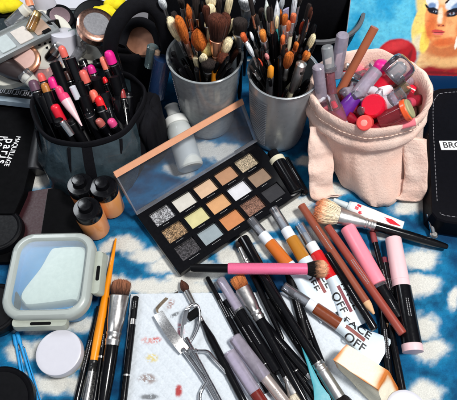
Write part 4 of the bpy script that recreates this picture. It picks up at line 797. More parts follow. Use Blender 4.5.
# running stitch round the cuff
hem = [Vector(lp[14][j % NP])*1.0+(Vector(lp[14][j % NP])-Vector((dx, dy, 7))).normalized()*.03 for j in range(NP+1)]; sp2 = []
for p_, e_ in zip(hem, hem[1:]): sp2 += [p_.lerp(e_, k/5) for k in range(5)]
MB().tube([v-Vector((0,0,.28)) for v in sp2], [.035 if k % 8 < 5 else .008 for k in range(len(sp2))], 6).build('stitching', mat('cream_thread', hx(232,206,190), .8), t, smooth=60)
def q(x, y, z=0.): return P(x, y, z)-PC
def strap(name, pts, w, th=.14):
    pp = smooth_path(pts, 8); b = MB(); lp = []; n = len(pp)
    for i, p in enumerate(pp):
        tt_ = (pp[min(i+1, n-1)]-pp[max(i-1, 0)]).normalized(); ww = Vector(w).normalized(); nn = tt_.cross(ww).normalized(); hw_ = Vector(w).length/2*(1+.10*noise.noise(p*.9)); ring_ = []
        for j in range(28):
            a = 2*math.pi*j/28; c, s_ = math.cos(a), math.sin(a); x = math.copysign(abs(c)**.6, c)*hw_
            bul = .17*math.copysign(abs(s_)**.7, s_)+.22*noise.noise(Vector((p.x*.8+x*1.2, p.y*.8, p.z*.9)))+.06*noise.noise(Vector((x*4, p.y*2, p.z*3)))
            ring_.append(p+ww*x+nn*bul)
        lp.append(ring_)
    return b.loft(lp).build(name, CAN, t, smooth=80)
strap('strap', [q(322,126,5.3), q(321,142,4.3), q(321,158,3.1), q(321,174,2.0), q(321,186,.9), q(324,197,.3), q(330,196,.25)], Vector((2.1,.2,0)))
strap('strap', [q(414,138,5.2), q(415,152,4.2), q(416,170,2.9), q(415,186,1.6), q(411,197,.6), q(403,199,.3), q(397,190,.7), q(399,178,1.6)], Vector((1.9,-.5,.1)))
b = MB(); b.tube(smooth_path([q(388,168,4.0), q(384,190,1.2), q(380,202,.25)], 6), [1.3]*3+[1.2]*4+[1.0]*3+[.7]*3, 14, sy=.5) if False else None
# ---------------------------------------------------------------- lip products in the pouch
_sc = [.86]
def item(name, label, cat, a, za, b, zb, parts, **k):
    parts = [(p[0], p[1], [(t_, r_*_sc[0]) for t_, r_ in p[2]])+tuple(p[3:]) for p in parts]; return stick(name, label, cat, P(a[0], a[1], za), P(b[0], b[1], zb), parts, **k)
PUR = mat('purple_lacquer', hx(96,34,140), .25, coat=.5); RED2 = mat('bright_red', hx(214,16,48), .22, coat=.5, var=.06); MAG = mat('magenta', hx(214,30,130), .35, var=.08); DRED = mat('dark_red', hx(132,16,36), .25, coat=.5)
CORL = mat('coral_red', hx(236,80,76), .35, var=.05); PNK = mat('salmon_pink', hx(244,130,142), .35, var=.04); PINKC = clear('pink_clear', tint=(.96,.72,.76), body=.3, bodyc=hx(240,150,160)); 
item('lip_gloss', 'lilac frosted gloss cap at the far left of the pink pouch', 'lip gloss', (318,66), 10.0, (323,112), 5.6, [('cap', LIL, [(0,.4),(.02,.52),(.8,.56)]), ('barrel', PINKC, [(.8,.5),(1,.5)])])
item('lip_gloss', 'clear ribbed gloss cap standing highest at the left of the pink pouch', 'lip gloss', (327,46), 10.6, (333,110), 5.8, [('cap', FRO, [(0,.42),(.02,.52),(.3,.52)]), ('collar', clear('clear_ring', body=.15, gl=1.6), [(.3,.5),(.31,.66),(.36,.68),(.38,.5)]), ('barrel', PINKC, [(.38,.46),(1,.52)])])
item('lip_gloss', 'lilac capped gloss with a bright blue barrel leaning right in the pink pouch', 'lip gloss', (343,34), 11.6, (332,98), 5.8, [('cap', LIL, [(0,.45),(.02,.56),(.62,.58)]), ('barrel', mat('sky_blue', hx(40,160,216), .3, coat=.4), [(.62,.52),(1,.52)])])
item('lip_pencil', 'long terracotta brown pencil leaning out of the pink pouch', 'lip pencil', (375,27), 11.8, (334,102), 6.2, [('barrel', mat('terracotta_lacquer', hx(166,92,60), .4, coat=.3, var=.06), [(0,.2),(.004,.38),(1,.4)])])
item('lip_gloss', 'short bottle with a shiny steel cap in the middle of the pink pouch', 'lip gloss', (355,78), 7.6, (345,100), 5.6, [('cap', CHR, [(0,.5),(.05,.72),(.2,.78),(.55,.76)]), ('barrel', DRED, [(.55,.7),(1,.7)])])
item('lip_gloss', 'magenta round topped tube at the back of the pink pouch', 'lip gloss', (384,61), 8.6, (372,90), 6.0, [('cap', MAG, [(0,.3),(.04,.6),(.12,.76),(.3,.8),(.9,.78)]), ('barrel', LIL, [(.9,.6),(1,.6)])])
item('lip_gloss', 'purple gloss with a long lilac frosted cap lying slantwise in the pink pouch', 'lip gloss', (377,70), 8.6, (339,117), 6.4, [('cap', LIL, [(0,.5),(.015,.66),(.58,.68)]), ('barrel', PUR, [(.58,.72),(.97,.8),(1,.7)])])
item('lip_gloss', 'large clear dome capped tube with red gloss inside at the right of the pink pouch', 'lip gloss', (409,60), 9.2, (374,92), 6.6, [('cap', clear('clear_dome', body=.06, gl=1.6, rough=.04), [(0,.3),(.015,.8),(.06,1.1),(.14,1.25),(.5,1.3)]), ('wand', FRO, [(.12,.3),(.2,.62),(.48,.66),(.5,.5)]), ('barrel', RED2, [(.5,.9),(1,.9)])])
item('lip_gloss', 'white and red tube crossing under the clear dome cap in the pink pouch', 'lip gloss', (402,76), 7.9, (366,104), 6.6, [('cap', CLR, [(0,.4),(.02,.5),(.35,.5)]), ('barrel', mat('white_gloss', hx(230,220,226), .3, coat=.3), [(.35,.55),(1,.6)])])
item('lipstick', 'large round bright red cap in the middle of the pink pouch', 'lipstick', (372,105), 8.1, (380,112), 5.6, [('cap', RED2, [(0,.2),(.001,.9),(.05,1.05),(.12,1.1),(1,1.05)])])
item('lip_gloss', 'white collared clear gloss cap right of the large red cap', 'lip gloss', (404,92), 8.5, (382,106), 7.0, [('cap', CLR, [(0,.4),(.04,.62),(.6,.64)]), ('collar', WHT, [(.6,.7),(1,.72)])])
item('lip_gloss', 'small clear round ended bottle at the right rim of the pink pouch', 'lip gloss', (409,85), 8.2, (392,98), 7.0, [('cap', clear('clear_amber', tint=(.9,.85,.7), body=.2, bodyc=hx(200,190,150)), [(0,.3),(.05,.5),(.7,.55)]), ('barrel', RED2, [(.7,.5),(1,.5)])])
item('lipstick', 'orange ringed lipstick with an olive disc end at the front right of the pink pouch', 'lipstick', (411,108), 8.6, (381,122), 7.0, [('end_disc', mat('olive_disc', hx(160,156,112), .45, var=.05), [(0,.82),(.03,.9),(.07,.9)]), ('ring', mat('orange_ring', hx(236,90,40), .3, coat=.4), [(.07,.93),(.1,1.0),(.22,1.0),(.25,.9)]), ('barrel', clear('rose_clear', tint=(.8,.4,.42), body=.5, bodyc=hx(190,70,80)), [(.25,.82),(1,.78)])])
item('lipstick', 'dark red barrel lying under the orange ringed lipstick', 'lipstick', (400,117), 7.3, (372,132), 6.4, [('barrel', DRED, [(0,.5),(.02,.6),(1,.6)])])
item('compact', 'small salmon pink square ended tube at the front rim of the pink pouch', 'tube', (415,119), 7.7, (391,125), 6.9, [('barrel', PNK, [(0,.5),(.02,.7),(.98,.7),(1,.5)], .6)])
item('lipstick', 'round coral red cap with a pressed emblem at the front rim of the pink pouch', 'lipstick', (364,123), 7.9, (369,122), 5.2, [('cap', CORL, [(0,.5),(.0005,.58),(.02,.68),(1,.68)]), ('emblem', mat('pale_coral', hx(250,150,140), .35), [(-.004,.26),(.001,.3)])])
item('lip_gloss', 'clear bottle with red gloss and pale foot at the left front of the pouch', 'lip gloss', (331,96), 8.2, (341,124), 6.2, [('cap', CLR, [(0,.4),(.03,.55),(.4,.6)]), ('wand', RED2, [(.2,.2),(.39,.3)]), ('barrel', PINKC, [(.4,.68),(.9,.72)]), ('foot', WHT, [(.9,.72),(1,.7)])])
for a, za, b_, zb, m, lab in (((352,104),7.0,(366,128),5.6,DRED,'dark red tube between the purple gloss and the large red cap'),((360,96),6.9,(352,124),5.4,mat('wine', hx(90,14,40), .25, coat=.5),'wine coloured tube under the purple gloss'),((346,116),6.7,(362,126),6.0,DRED,'dark red tube along the front inner rim of the pink pouch'),((390,110),6.6,(350,110),6.0,mat('rose_tube', hx(206,70,96), .3, coat=.4),'rose tube lying flat beneath the red caps')):
    item('lip_gloss', lab, 'lip gloss', a, za, b_, zb, [('barrel', m, [(0,.45),(.02,.55),(1,.55)])])
for k, (a, b_, m, lab) in enumerate([((398,104),(420,100),DRED,'dark red tube under the olive disc'),((390,80),(414,92),RED2,'bright red tube below the clear dome cap'),((356,92),(376,82),mat('rose_tube', hx(206,70,96), .3, coat=.4),'rose tube behind the shiny steel cap'),((340,84),(350,70),DRED,'dark red tube behind the terracotta pencil'),((386,126),(408,120),PNK,'salmon pink tube under the square ended one'),((322,104),(336,122),PNK,'salmon pink tube at the left inner rim'),
  ((366,70),(380,72),WHT,'white tube behind the lilac cap'),((398,72),(420,84),CORL,'coral tube at the right back')]):
    item('lip_gloss', lab+' of the pouch', 'lip gloss', a, 6.2, b_, 5.9, [('barrel', m, [(0,.45),(.02,.55),(1,.55)])])
_r6 = random.Random(5); used_ = set()
FC = [('clear', CLR), ('pink', PINKC), ('mauve', mat('mauve_gloss', hx(150,84,120), .25, coat=.5)), ('dark red', DRED), ('rose', mat('rose_tube', hx(206,70,96), .3, coat=.4)), ('lilac', LIL), ('bright red', RED2), ('salmon', PNK)]
ZP = ['near the back rim', 'near the right rim', 'near the left rim', 'in the middle', 'near the front rim']
for k in range(34):
    a = k*2.399; rr0 = math.sqrt((k+.5)/34); cx_, cy_ = 370+46*rr0*math.cos(a), 92+27*rr0*math.sin(a); nm_, m_ = FC[(k*5+k//8) % 8]; da = _r6.uniform(-.9, .9)-.6; ln_ = 15
    z_ = 7.2+.5*_r6.random()-(.7*rr0)
    zone = ZP[3] if rr0 < .45 else ZP[0] if math.sin(a) < -.5 else ZP[4] if math.sin(a) > .5 else ZP[1] if math.cos(a) > 0 else ZP[2]
    if 'small '+nm_+zone in used_: continue
    used_.add('small '+nm_+zone)
    item('lip_gloss', 'small '+nm_+' gloss tube half buried '+zone+' of the pink pouch', 'lip gloss', (cx_-ln_*math.cos(da)*.6, cy_+ln_*math.sin(da)*.6), z_+.4, (cx_+ln_*math.cos(da)*.6, cy_-ln_*math.sin(da)*.6), z_-1.0,
        [('cap', CLR if k % 2 else WHT if k % 5 == 0 else STL if k % 7 == 0 else LIL, [(0,.3),(.03,.42),(.4,.44)]), ('barrel', m_, [(.4,.5),(.96,.5),(1,.4)])], group='small gloss tubes in the pink pouch')
_sc[0] = 1.
# filling beneath: a crumpled liner of the pouch
b = MB(); lp = [ring(5.1+ .5*math.cos(k*1.6), dx*.75, dy*.75, rx*.84*k, ry*.84*k, wob=.06) for k in (1., .8, .55, .3, .05)]; b.loft(lp, False, True); b.build('lining', CANI, t, smooth=80)
# ================================================================ dark vinyl organiser bag with lip pencils
VIN = mat('teal_vinyl', hx(66,84,92), .2, var=.5, vs=1.0, bump=1., bs=1.6, c2=hx(2,5,9), coat=.3, smudge=.3)  # paler blotches in the colour imitate highlight patches on the crumpled vinyl
BC = P(100,172,0); t = thing('makeup_bag', 'black trimmed round bag with grey-teal vinyl panels, crammed with lip pencils', 'bag', BC)
HB_ = 6.6; rc = P(87,94,HB_); dx, dy = rc.x-BC.x, rc.y-BC.y
b = MB(); b1 = MB(); lp = []
prof = [(0,.72,.7),(.1,.80,.78),(1.0,.95,.9),(2.6,1.05,1.0),(4.4,1.04,1.03),(5.7,1.0,1.0)]
RX, RY = 4.6, 4.2
n = 72
for z, a, c in prof: lp.append(ring(z, dx*z/HB_, dy*z/HB_, RX*a, RY*c, wob=.09, n=n, fold=1 if z < 5 else 0))
inn = [(5.7,.965,.96),(4.0,.93,.93),(2,.8,.8),(.3,.55,.55)]
li = [ring(z, dx*z/HB_, dy*z/HB_, RX*a, RY*c, wob=.09, n=n) for z, a, c in inn]
for L_, inv in ((lp, 0), (li, 1)):
    for i in range(len(L_)-1):
        for j in range(n):
            ph = j % 18; dark = ph < 2 or j < 9 or j > 66 or (i == 0 and not inv) or (inv and i == 2); f_ = [L_[i][j], L_[i][(j+1) % n], L_[i+1][(j+1) % n], L_[i+1][j]]
            (b1 if dark else b).add(f_, [(0,1,2,3)])
b1.loft([lp[0]], True, False)
def wsm(mb, name, m):
    o = mb.build(name, m, t, smooth=0); import bmesh as _b; g = _b.new(); g.from_mesh(o.data); _b.ops.remove_doubles(g, verts=g.verts, dist=.001); g.to_mesh(o.data); g.free(); o.data.shade_smooth(); return o
wsm(b, 'vinyl_panel', VIN); wsm(b1, 'seam', FAB)
rim = ring(5.85, dx*.88, dy*.88, RX*.985, RY*.985, wob=.09, n=n); MB().loft([[p+ (p-Vector((dx*.88,dy*.88,p.z))).normalized()*.15*math.cos(k)+Vector((0,0,.42*math.sin(k)-.05+.25*noise.noise(p*.5))) for p in rim] for k in [i*2*math.pi/10 for i in range(11)]], False, False).build('binding', FAB, t, smooth=80)
for a0 in (205, 248, 300):       # folded tucks in the front
    a = R(a0); pts = [Vector((dx*z/HB_+RX*s_*math.cos(a+z*.03), dy*z/HB_+RY*s_*math.sin(a+z*.03), z)) for z, s_ in ((.3,.75),(1.5,.86),(3,.96),(4.6,1.02),(5.6,1.02))]
    MB().tube(smooth_path(pts, 5), .13, 8).build('piping', FAB, t)
MB().loft([ring(z, dx*.5, dy*.5, RX*.8*k, RY*.8*k, wob=.05) for z, k in ((2.0,1),(2.1,.5),(2.0,.05))], False, True).build('lining', MBLK, t)
LQ = [((62,49),8.4,'coral',(236,110,98),.36,.12,'tall coral ended lip pencil at the back of the vinyl bag'),((41,76),7.6,'coral_2',(226,92,86),.36,.08,'coral lip pencil between the mauve and hot pink ends'),((52,80),7.6,'hot_pink',(232,30,130),.42,.12,'hot pink ended lip pencil with a pale stripe'),
 ((33,83),7.4,'mauve',(96,66,84),.46,.12,'mauve ended lip pencil at the far left of the vinyl bag'),((45,86),7.2,'ochre',(176,112,50),.40,.1,'ochre ended lip pencil beside the mauve one'),((83,73),7.8,'salmon',(224,104,92),.40,.16,'wide salmon lip pencil end in the middle of the vinyl bag'),
 ((91,68),8.0,'magenta_2',(206,30,128),.36,.08,'magenta ended lip pencil in the middle back'),((86,70),7.6,'plum',(120,30,80),.36,.14,'plum ended lip pencil next to the magenta one'),((110,44),8.4,'scarlet',(226,26,30),.40,.1,'scarlet lip pencil end, highest at the right of the vinyl bag'),
 ((109,54),8.8,'fuchsia',(232,30,140),.46,.14,'fuchsia lip pencil end just below the scarlet one'),((103,60),8.2,'peach_2',(238,130,106),.32,.14,'peach lip pencil end left of the fuchsia one'),((105,80),7.2,'red_3',(216,20,30),.24,.05,'small red lip pencil tip among the black caps'),
 ((99,99),7.4,'red_4',(230,24,34),.44,.2,'bright red lip pencil end at the front centre of the vinyl bag'),((93,93),7.2,'salmon_2',(236,112,92),.40,.14,'salmon end peeping from behind the bright red one'),((99,121),7.0,'rose_brown',(176,90,82),.36,.12,'rose brown lip pencil end by the front rim'),
 ((111,121),7.0,'rose_pink',(220,70,130),.38,.12,'rose pink lip pencil end by the front rim'),((51,101),6.9,'cerise',(190,20,70),.22,.06,'small cerise tip above the long red lip pencil cap'),((55,107),7.2,'crimson',(222,26,50),.44,.3,'long crimson cap at the left front of the vinyl bag'),
 ((59,89),7.3,'pink_5',(230,60,110),.38,.14,'pink lip pencil end above the white tapered tube'),((74,64),8.0,'violet_dark',(52,30,50),.34,.1,'dark violet end behind the salmon one'),((67,74),7.4,'umber',(60,34,30),.34,.1,'umber end beside the hot pink one'),((122,92),7.0,'brick_5',(150,50,50),.3,.1,'brick red end near the right inner panel')]
for (x, y), z, nm, c, r_, fr, lab in LQ:
    r_ *= .88; T = P(x, y, z-.5); E = P(min(x+24, 132), min(y+60, 152), 3.2)
    stick('lip_pencil', lab, 'lip pencil', T, E, [('coloured_end', mat('end_'+nm, hx(*c), .35, var=.06, coat=.2), [(-.05,r_*.35),(-.035,r_*.75),(0,r_*.97),(.02,r_),(fr,r_)]), ('barrel', BLK, [(fr,r_*.9),(fr+.01,r_*1.02),(1,r_)]), ('band', SLV, [(fr+.02,r_*1.04),(fr+.03,r_*1.04)])])
for (x, y), z, (x2, y2), z2, lab in (((70,58),8.2,(88,104),5.2,'glossy black pencil running down from the tall coral one'),((78,82),7.6,(92,118),5.2,'black pencil beside the white strip'),((47,92),7,(60,128),5,'black pencil at the left front inside the vinyl bag'),((67,96),6.8,(80,130),5,'black pencil along the white tapered tube'),
   ((84,96),7.2,(94,128),5,'black pencil left of the bright red end'),((104,92),7.2,(114,124),5,'black pencil below the small red tip'),((114,76),7.6,(124,112),5,'black pencil below the fuchsia end'),((116,98),7.,(122,122),5,'short black pencil at the right front inside the vinyl bag'),((96,78),7.6,(104,108),5,'black pencil in the middle of the vinyl bag'),((54,62),8.2,(74,112),5,'dark brown-black pencil at the back left of the vinyl bag'),((42,96),6.8,(54,122),5.2,'black pencil nearest the left rim of the vinyl bag')):
    stick('black_pencil', lab, 'pencil', P(x, y, z), P(x2, y2, z2), [('barrel', BLK if x % 3 else BLK2, [(0,.25),(.01,.42),(1,.42)])])
item('lip_gloss', 'white tapered tube with a pink top in the vinyl bag', 'lip gloss', (62,94), 7.5, (82,126), 6.2, [('top', mat('end_pink_5', hx(230,60,110)), [(0,.3),(.05,.42),(.2,.42)]), ('tube_body', mat('pinkish_white', hx(232,196,200), .35), [(.2,.42),(.4,.36),(1,.05)])])
item('lip_gloss', 'thin white strip-like stick between the black pencils', 'lip gloss', (72,86), 7.9, (78,99), 7.0, [('barrel', WHT, [(0,.2),(.05,.26),(1,.26)])])
item('lip_gloss', 'steel lettered stick below the long crimson cap', 'lip gloss', (62,121), 7.3, (72,135), 6.3, [('barrel', STL, [(0,.2),(.05,.27),(1,.27)])])
sp_ = P(156,150,0)-BC
MB().loft([ring(z, sp_.x+.0, sp_.y+.25*z/5, 1.15*a_, 2.1*a_, wob=.25, ph=4, n=60, fold=2) for z, a_ in ((0,.7),(.1,.8),(1.5,1.),(3.5,1.05),(5.0,1.0),(5.5,.8),(5.6,.3))]).build('side_pocket', FAB, t, smooth=80)
LB = [(70,120),(88,112),(76,72),(98,84),(120,84),(124,104),(112,104),(106,96),(92,106),(64,72),(58,120),(96,60),(118,70),(82,60),(72,104),(128,92),(100,106),(80,92)]
for k, (x, y) in enumerate(LB):
    T = P(x, y, 6.2+.5*math.sin(k*2.1)); E = P(min(x+20, 130), min(y+48, 152), 3.2)
    stick('lip_pencil', 'plain black lip pencil end among the coloured ones in the vinyl bag', 'lip pencil', T, E, [('barrel', BLK if k % 2 else BLK2, [(-.01,.2),(0,.33),(.02,.38),(1,.38)]), ('band', SLV, [(.08,.385),(.1,.385)])], group='plain black lip pencils in the vinyl bag')
# ---------------------------------------------------------------- second black bag behind with arching handle
B2 = P(140,80,0); t = thing('makeup_bag', 'black fabric bag with a tall arched handle standing behind the vinyl bag', 'bag', B2)
b = MB(); b.loft([ring(z, 0, .4*z/7, 3.1*a, 3.3*a, wob=.06) for z, a in ((0,.85),(.1,.92),(3,1.0),(5.5,1.05),(6.0,1.1),(6.3,1.06),(6.2,.96),(5,.93),(3.2,.9),(3.1,.1))]); b.build('body', FAB, t, smooth=80)
q = lambda x, y, z: P(x, y, z)-B2
MB().tube(smooth_path([q(112,66,5.8), q(110,50,8.0), q(115,28,9.8), q(128,10,10.8), q(143,4,11.0), q(156,10,10.6), q(164,28,9.0), q(168,50,7.2), q(167,68,5.6)], 6), .62, 14, sy=1.0).build('handle', FAB, t, smooth=80)
MB().tube(smooth_path([q(121,46,7.0), q(128,27,7.7), q(142,22,8.0), q(155,31,7.6), q(160,47,6.8)], 6), .42, 12, sy=1.0).build('padded_rim', FAB, t)
A = P(141,41,6.9); tt = thing('compact', 'round clear compact of brown powder standing under the arched handle', 'compact', M=axisM(A, A+Vector((.25,.5,-.8))))
MB().lathe([(.25,1.3),(.27,1.75),(.7,1.78),(.72,1.6)], 44, .75).build('case', CLR, tt); MB().lathe([(0,.2),(.02,1.55),(.24,1.7)], 44, .75).build('powder', mat('brown_powder', hx(196,140,110), .5, .3, c2=hx(70,34,24), vs=.9), tt)
b = MB(); o_ = P(141,15,5.5); tc_ = thing('paper_box', 'white paper box seen through the arched handle', 'box', (o_.x, o_.y, 0)); b.box((0,.8,3.2), (4.2,1.6,6.4), bev=.1); b.build('card', WHT, tc_, smooth=0)
item('mascara', 'dark navy blue glossy tube standing right of the vinyl bag', 'mascara', (163,58), 7.6, (156,96), 4.2, [('cap', mat('navy_gloss', hx(24,44,76), .22, coat=.6), [(0,.6),(.015,.76),(1,.76)])])
item('lip_gloss', 'clear green tinted short tube beside the navy tube', 'lip gloss', (153,46), 7.7, (150,66), 5.8, [('barrel', clear('aqua_clear', tint=(.75,.85,.84), body=.4, bodyc=hx(150,176,180)), [(0,.4),(.04,.5),(1,.5)]), ('core', SLV, [(.3,.2),(1,.2)])])
item('lip_pencil', 'slim beige pencil leaning by the navy tube', 'lip pencil', (158,50), 8.0, (154,72), 6.0, [('barrel', mat('beige', hx(206,170,140), .4), [(0,.1),(.05,.22),(1,.24)])])
# ---------------------------------------------------------------- loose black tube and compact left of the bag
item('lipstick', 'worn matte black lipstick tube lying between the lettered box and the vinyl bag', 'lipstick', (43,130), 1.6, (36,172), .9, [('cap', mat('worn_black', (.012,.012,.014), .4, var=.8, vs=5), [(0,.6),(.02,.75),(.98,.85),(1,.75)])])
A = P(36,117,3.5); tt = thing('compact', 'dark oval compact leaning on the left side of the vinyl bag', 'compact', M=axisM(A, A+Vector((.8,.1,-.6)))); MB().lathe([(0,.9),(.05,1.2),(.4,1.25),(.45,1.1)], 40, .6).build('case', BLK2, tt)
# lettered black box
def slab(name, label, cat, corners, z, th, m, bevel=.08, part='case'):
    pts = [P(x, y, z) for x, y in corners]; c = sum(pts, Vector())/len(pts); t = thing(name, label, cat, (c.x, c.y, z-th))
    L0 = [p-c for p in pts]; b = MB(); n_ = []
    def inset(k): return [Vector((v.x, v.y, 0))-Vector((v.x, v.y, 0)).normalized()*k for v in L0]
    b.loft([[v+Vector((0,0,.0)) for v in inset(bevel)], [v+Vector((0,0,bevel)) for v in inset(0)], [v+Vector((0,0,th-bevel)) for v in inset(0)], [v+Vector((0,0,th)) for v in inset(bevel)]]); b.build(part, m, t, smooth=0); return t, c
t, c = slab('palette_box', 'flat black box lettered maquillage paris berlin at the left edge', 'makeup palette', [(-24,96),(46,99),(24,192),(14,214),(-30,214)], 1.6, 1.5, BRD)
ink = mat('white_ink', (.75,.75,.75), .5)
def vtext(s, x, y, size, ang=-84, bold=.0, sp=1., st=1.):
    p = P(x, y, 1.6); o = p-Vector(t.location); M_ = Matrix.Translation((o.x, o.y, 1.5+.012)) @ Matrix.Rotation(R(ang), 4, 'Z'); text(t, s, size, M_, ink, bold=bold, spacing=sp, xs=st)
vtext('MAQUILLAGE', 12.5, 151, .62, -97, .006, 1.0, .86); vtext('paris', 6.0, 151, 1.2, -95, .015, 1.3, .9); vtext('berlin', -2.5, 151, 1.2, -95, .0, 1.3, .9)
slab('palette_box', 'dark maroon flat box under the foundation bottles', 'makeup palette', [(19,193),(78,183),(86,246),(16,246)], .8, .7, mat('maroon_board', hx(48,16,22), .45, var=.2), .04)
slab('palette_box', 'black flat box lying on the maroon one beneath the foundation bottles', 'makeup palette', [(48,189),(70,184),(84,240),(40,240)], 1.1, .28, BRD, .04)
slab('palette_box', 'black tray edge showing above the round pots at the left edge', 'makeup palette', [(-30,196),(10,200),(22,236),(14,262),(-30,262)], .6, .5, BRD, .04)
# ================================================================ storage bin at the top left and its jumble
b0 = P(30,90,0); GB = mat('bin_grey', hx(128,142,146), .4, var=.12, bump=.4, bs=2.2, coat=.1); HBN = 6.0
xL, xR = -31.5, P(127,20,4).x; y0 = P(30,104,0).y; y1 = P(60,12,HBN).y+.6
t = thing('storage_bin', 'open grey plastic bin with a white rim holding compacts, jars and tubes', 'bin', ((xL+xR)/2, (y0+y1)/2, 0)); w, d = xR-xL, y1-y0
b = MB(); b.box((0, d/2-.15, HBN/2), (w, .3, HBN)); b.box((0, -d/2+.15, 1.2), (w, .3, 2.4)); b.box((-w/2+.15, 0, HBN/2), (.3, d-.62, HBN)); b.box((w/2-.15, 0, 1.2), (.3, d-.62, 2.4)); b.box((0, 0, .1), (w-.62, d-.62, .2)); b.build('wall', GB, t, smooth=0)
MB().box((0, d/2+.3, HBN+.12), (w+1, 1.3, .22), bev=.2).build('rim', WHT, t, smooth=0)
b = MB(); rg = random.Random(4)
for k in range(46): b.lathe([(0,.07),(.03,.02)], 8, o=(0,0,0)) if 0 else b.box((-w/2+w*(k+.5)/46, d/2-.33, HBN-1.6-.15*(k % 2)), (.1, .04, .1))
b.build('perforation', mat('pale_dots', (.6,.65,.66), .5), t, smooth=0)
# patterned strip at its front
tt = thing('zip_case', 'flat case with a black and white maze pattern and blue edge below the bin', 'case', P(8,93,2.6)); b = MB(); b.box((0,0,-.35), (8.5,1.9,.6), rot=R(-8), bev=.2); b.build('case', mat('blue_white_cloth', hx(30,90,130), .8, c2=hx(200,214,220), vs=.6), tt, smooth=0)
b = MB(); b.box((0,.1,.0), (8.2,1.0,.04), rot=R(-8)); b.build('pattern_ground', mat('off_black', (.01,.01,.012), .6), tt, smooth=0)
b = MB(); M8 = Matrix.Rotation(R(-8), 3, 'Z')
for k in range(11):
    for (x, y, w_, h_) in ((0,.4,.62,.09),(-.27,.15,.09,.58),(.1,.02,.09,.5),(.12,-.2,.42,.09),(.3,.1,.09,.3)): v = M8 @ Vector((-3.9+k*.76+x, .1+y*.95, .035)); b.box(v, (w_, h_, .02), rot=R(-8))
b.build('maze_pattern', WHT, tt, smooth=0)
def disc(name, label, cat, x, y, z, r, h, nrm, m, parts=None, sy=1.):
    A = P(x, y, z); n_ = Vector(nrm).normalized(); tt = thing(name, label, cat, M=axisM(A, A-n_)); MB().lathe([(0,r-.25),(.03,r-.1),(.1,r),(h-.05,r),(h,r-.1)], 56).build('case', m, tt)
    for p in parts or []: MB().lathe(p[2], 48).build(p[0], p[1], tt)
    return tt
OFW = mat('bone_plastic', hx(214,212,200), .4, var=.05, coat=.1); ROSE = mat('rose_gold', hx(206,160,140), .25, 1, var=.2)
d1 = disc('compact', 'large round bone-white compact with black print, tilted in the bin', 'compact', 42, 39, 6.4, 2.75, .8, (.15,-.35,.85), OFW)
for s_, yy, sz in (('ABH', .35, .55), ('HD', -.35, .45)): pass
b = MB(); rg = random.Random(11)
for k in range(22): b.box((-1.0+rg.random()*1.9, -.9+(k % 4)*.42, -.005), (.08+rg.random()*.24, .1+rg.random()*.12, .02))
b.build('printed_marks', MBLK, d1, smooth=0)
disc('compact', 'second bone-white round compact, lower left of the larger one', 'compact', 6, 60, 5.6, 2.5, .8, (.05,-.2,.95), OFW)
d3 = disc('compact', 'clear lidded compact with pinkish powder in front of the white compacts', 'compact', 42, 66, 5.2, 1.7, .9, (-.1,-.35,.9), ROSE, [('lid', CLR, [(-.35,.8),(-.3,1.55),(-.02,1.6)]), ('powder', mat('pink_powder', hx(206,150,146), .6, c2=hx(120,80,80), vs=2), [(-.08,1.35),(-.03,1.4)])])
disc('compact', 'pale round compact lid half hidden behind the lip pencils', 'compact', 84, 62, 5.2, 1.9, .7, (.1,-.2,.95), OFW)
item('jar', 'clear glass jar with a rose gold lid leaning in the bin', 'jar', (97,24), 8.6, (92,52), 4.6, [('lid', ROSE, [(0,1.3),(.01,1.5),(.03,1.62),(.17,1.64),(.19,1.55)]), ('lid_inset', mat('silver_inset', hx(176,176,180), .3, .7), [(-.012,1.05),(.005,1.12)]), ('glass', clear('jar_glass', body=.22, bodyc=hx(206,200,194), gl=1.5), [(.19,1.4),(.28,1.55),(.95,1.5),(1,1.3)])])
item('jar', 'white cylinder pot beside the rose gold lidded jar', 'jar', (63,32), 7.2, (68,66), 4.2, [('body', WHT, [(0,1.0),(.02,1.1),(.98,1.1),(1,1.0)])])
item('tube', 'pale aqua clear tube between the white pot and the glass jar', 'tube', (74,31), 7., (77,60), 4.4, [('body', clear('aqua_2', tint=(.85,.93,.9), body=.55, bodyc=hx(196,214,208)), [(0,.5),(.03,.62),(1,.62)])])
item('tube', 'dark brown tapered tube with a pale end at the left edge', 'tube', (-10,58), 6.4, (30,80), 5.8, [('tube_body', mat('dark_brown_plastic', hx(44,34,34), .35, coat=.3), [(0,1.15),(.6,.85),(.84,.6),(.86,.45)]), ('tip', OFW, [(.86,.35),(1,.28)])])
disc('compact', 'black compact behind the rose gold lidded jar', 'compact', 93, 17, 6.2, 1.9, .9, (0,-.3,.9), BLK2)
item('tube', 'white squeeze tube standing at the top of the bin', 'tube', (42,-6), 8.4, (50,18), 6.4, [('tube_body', WHT, [(0,.9),(.9,.95),(1,.7)], .5)])
item('tube', 'white box-like tube with a dark line right of the white squeeze tube', 'tube', (47,-4), 8., (56,18), 6.0, [('tube_body', mat('white_card', hx(222,222,222), .5), [(0,.5),(1,.6)], .6)])
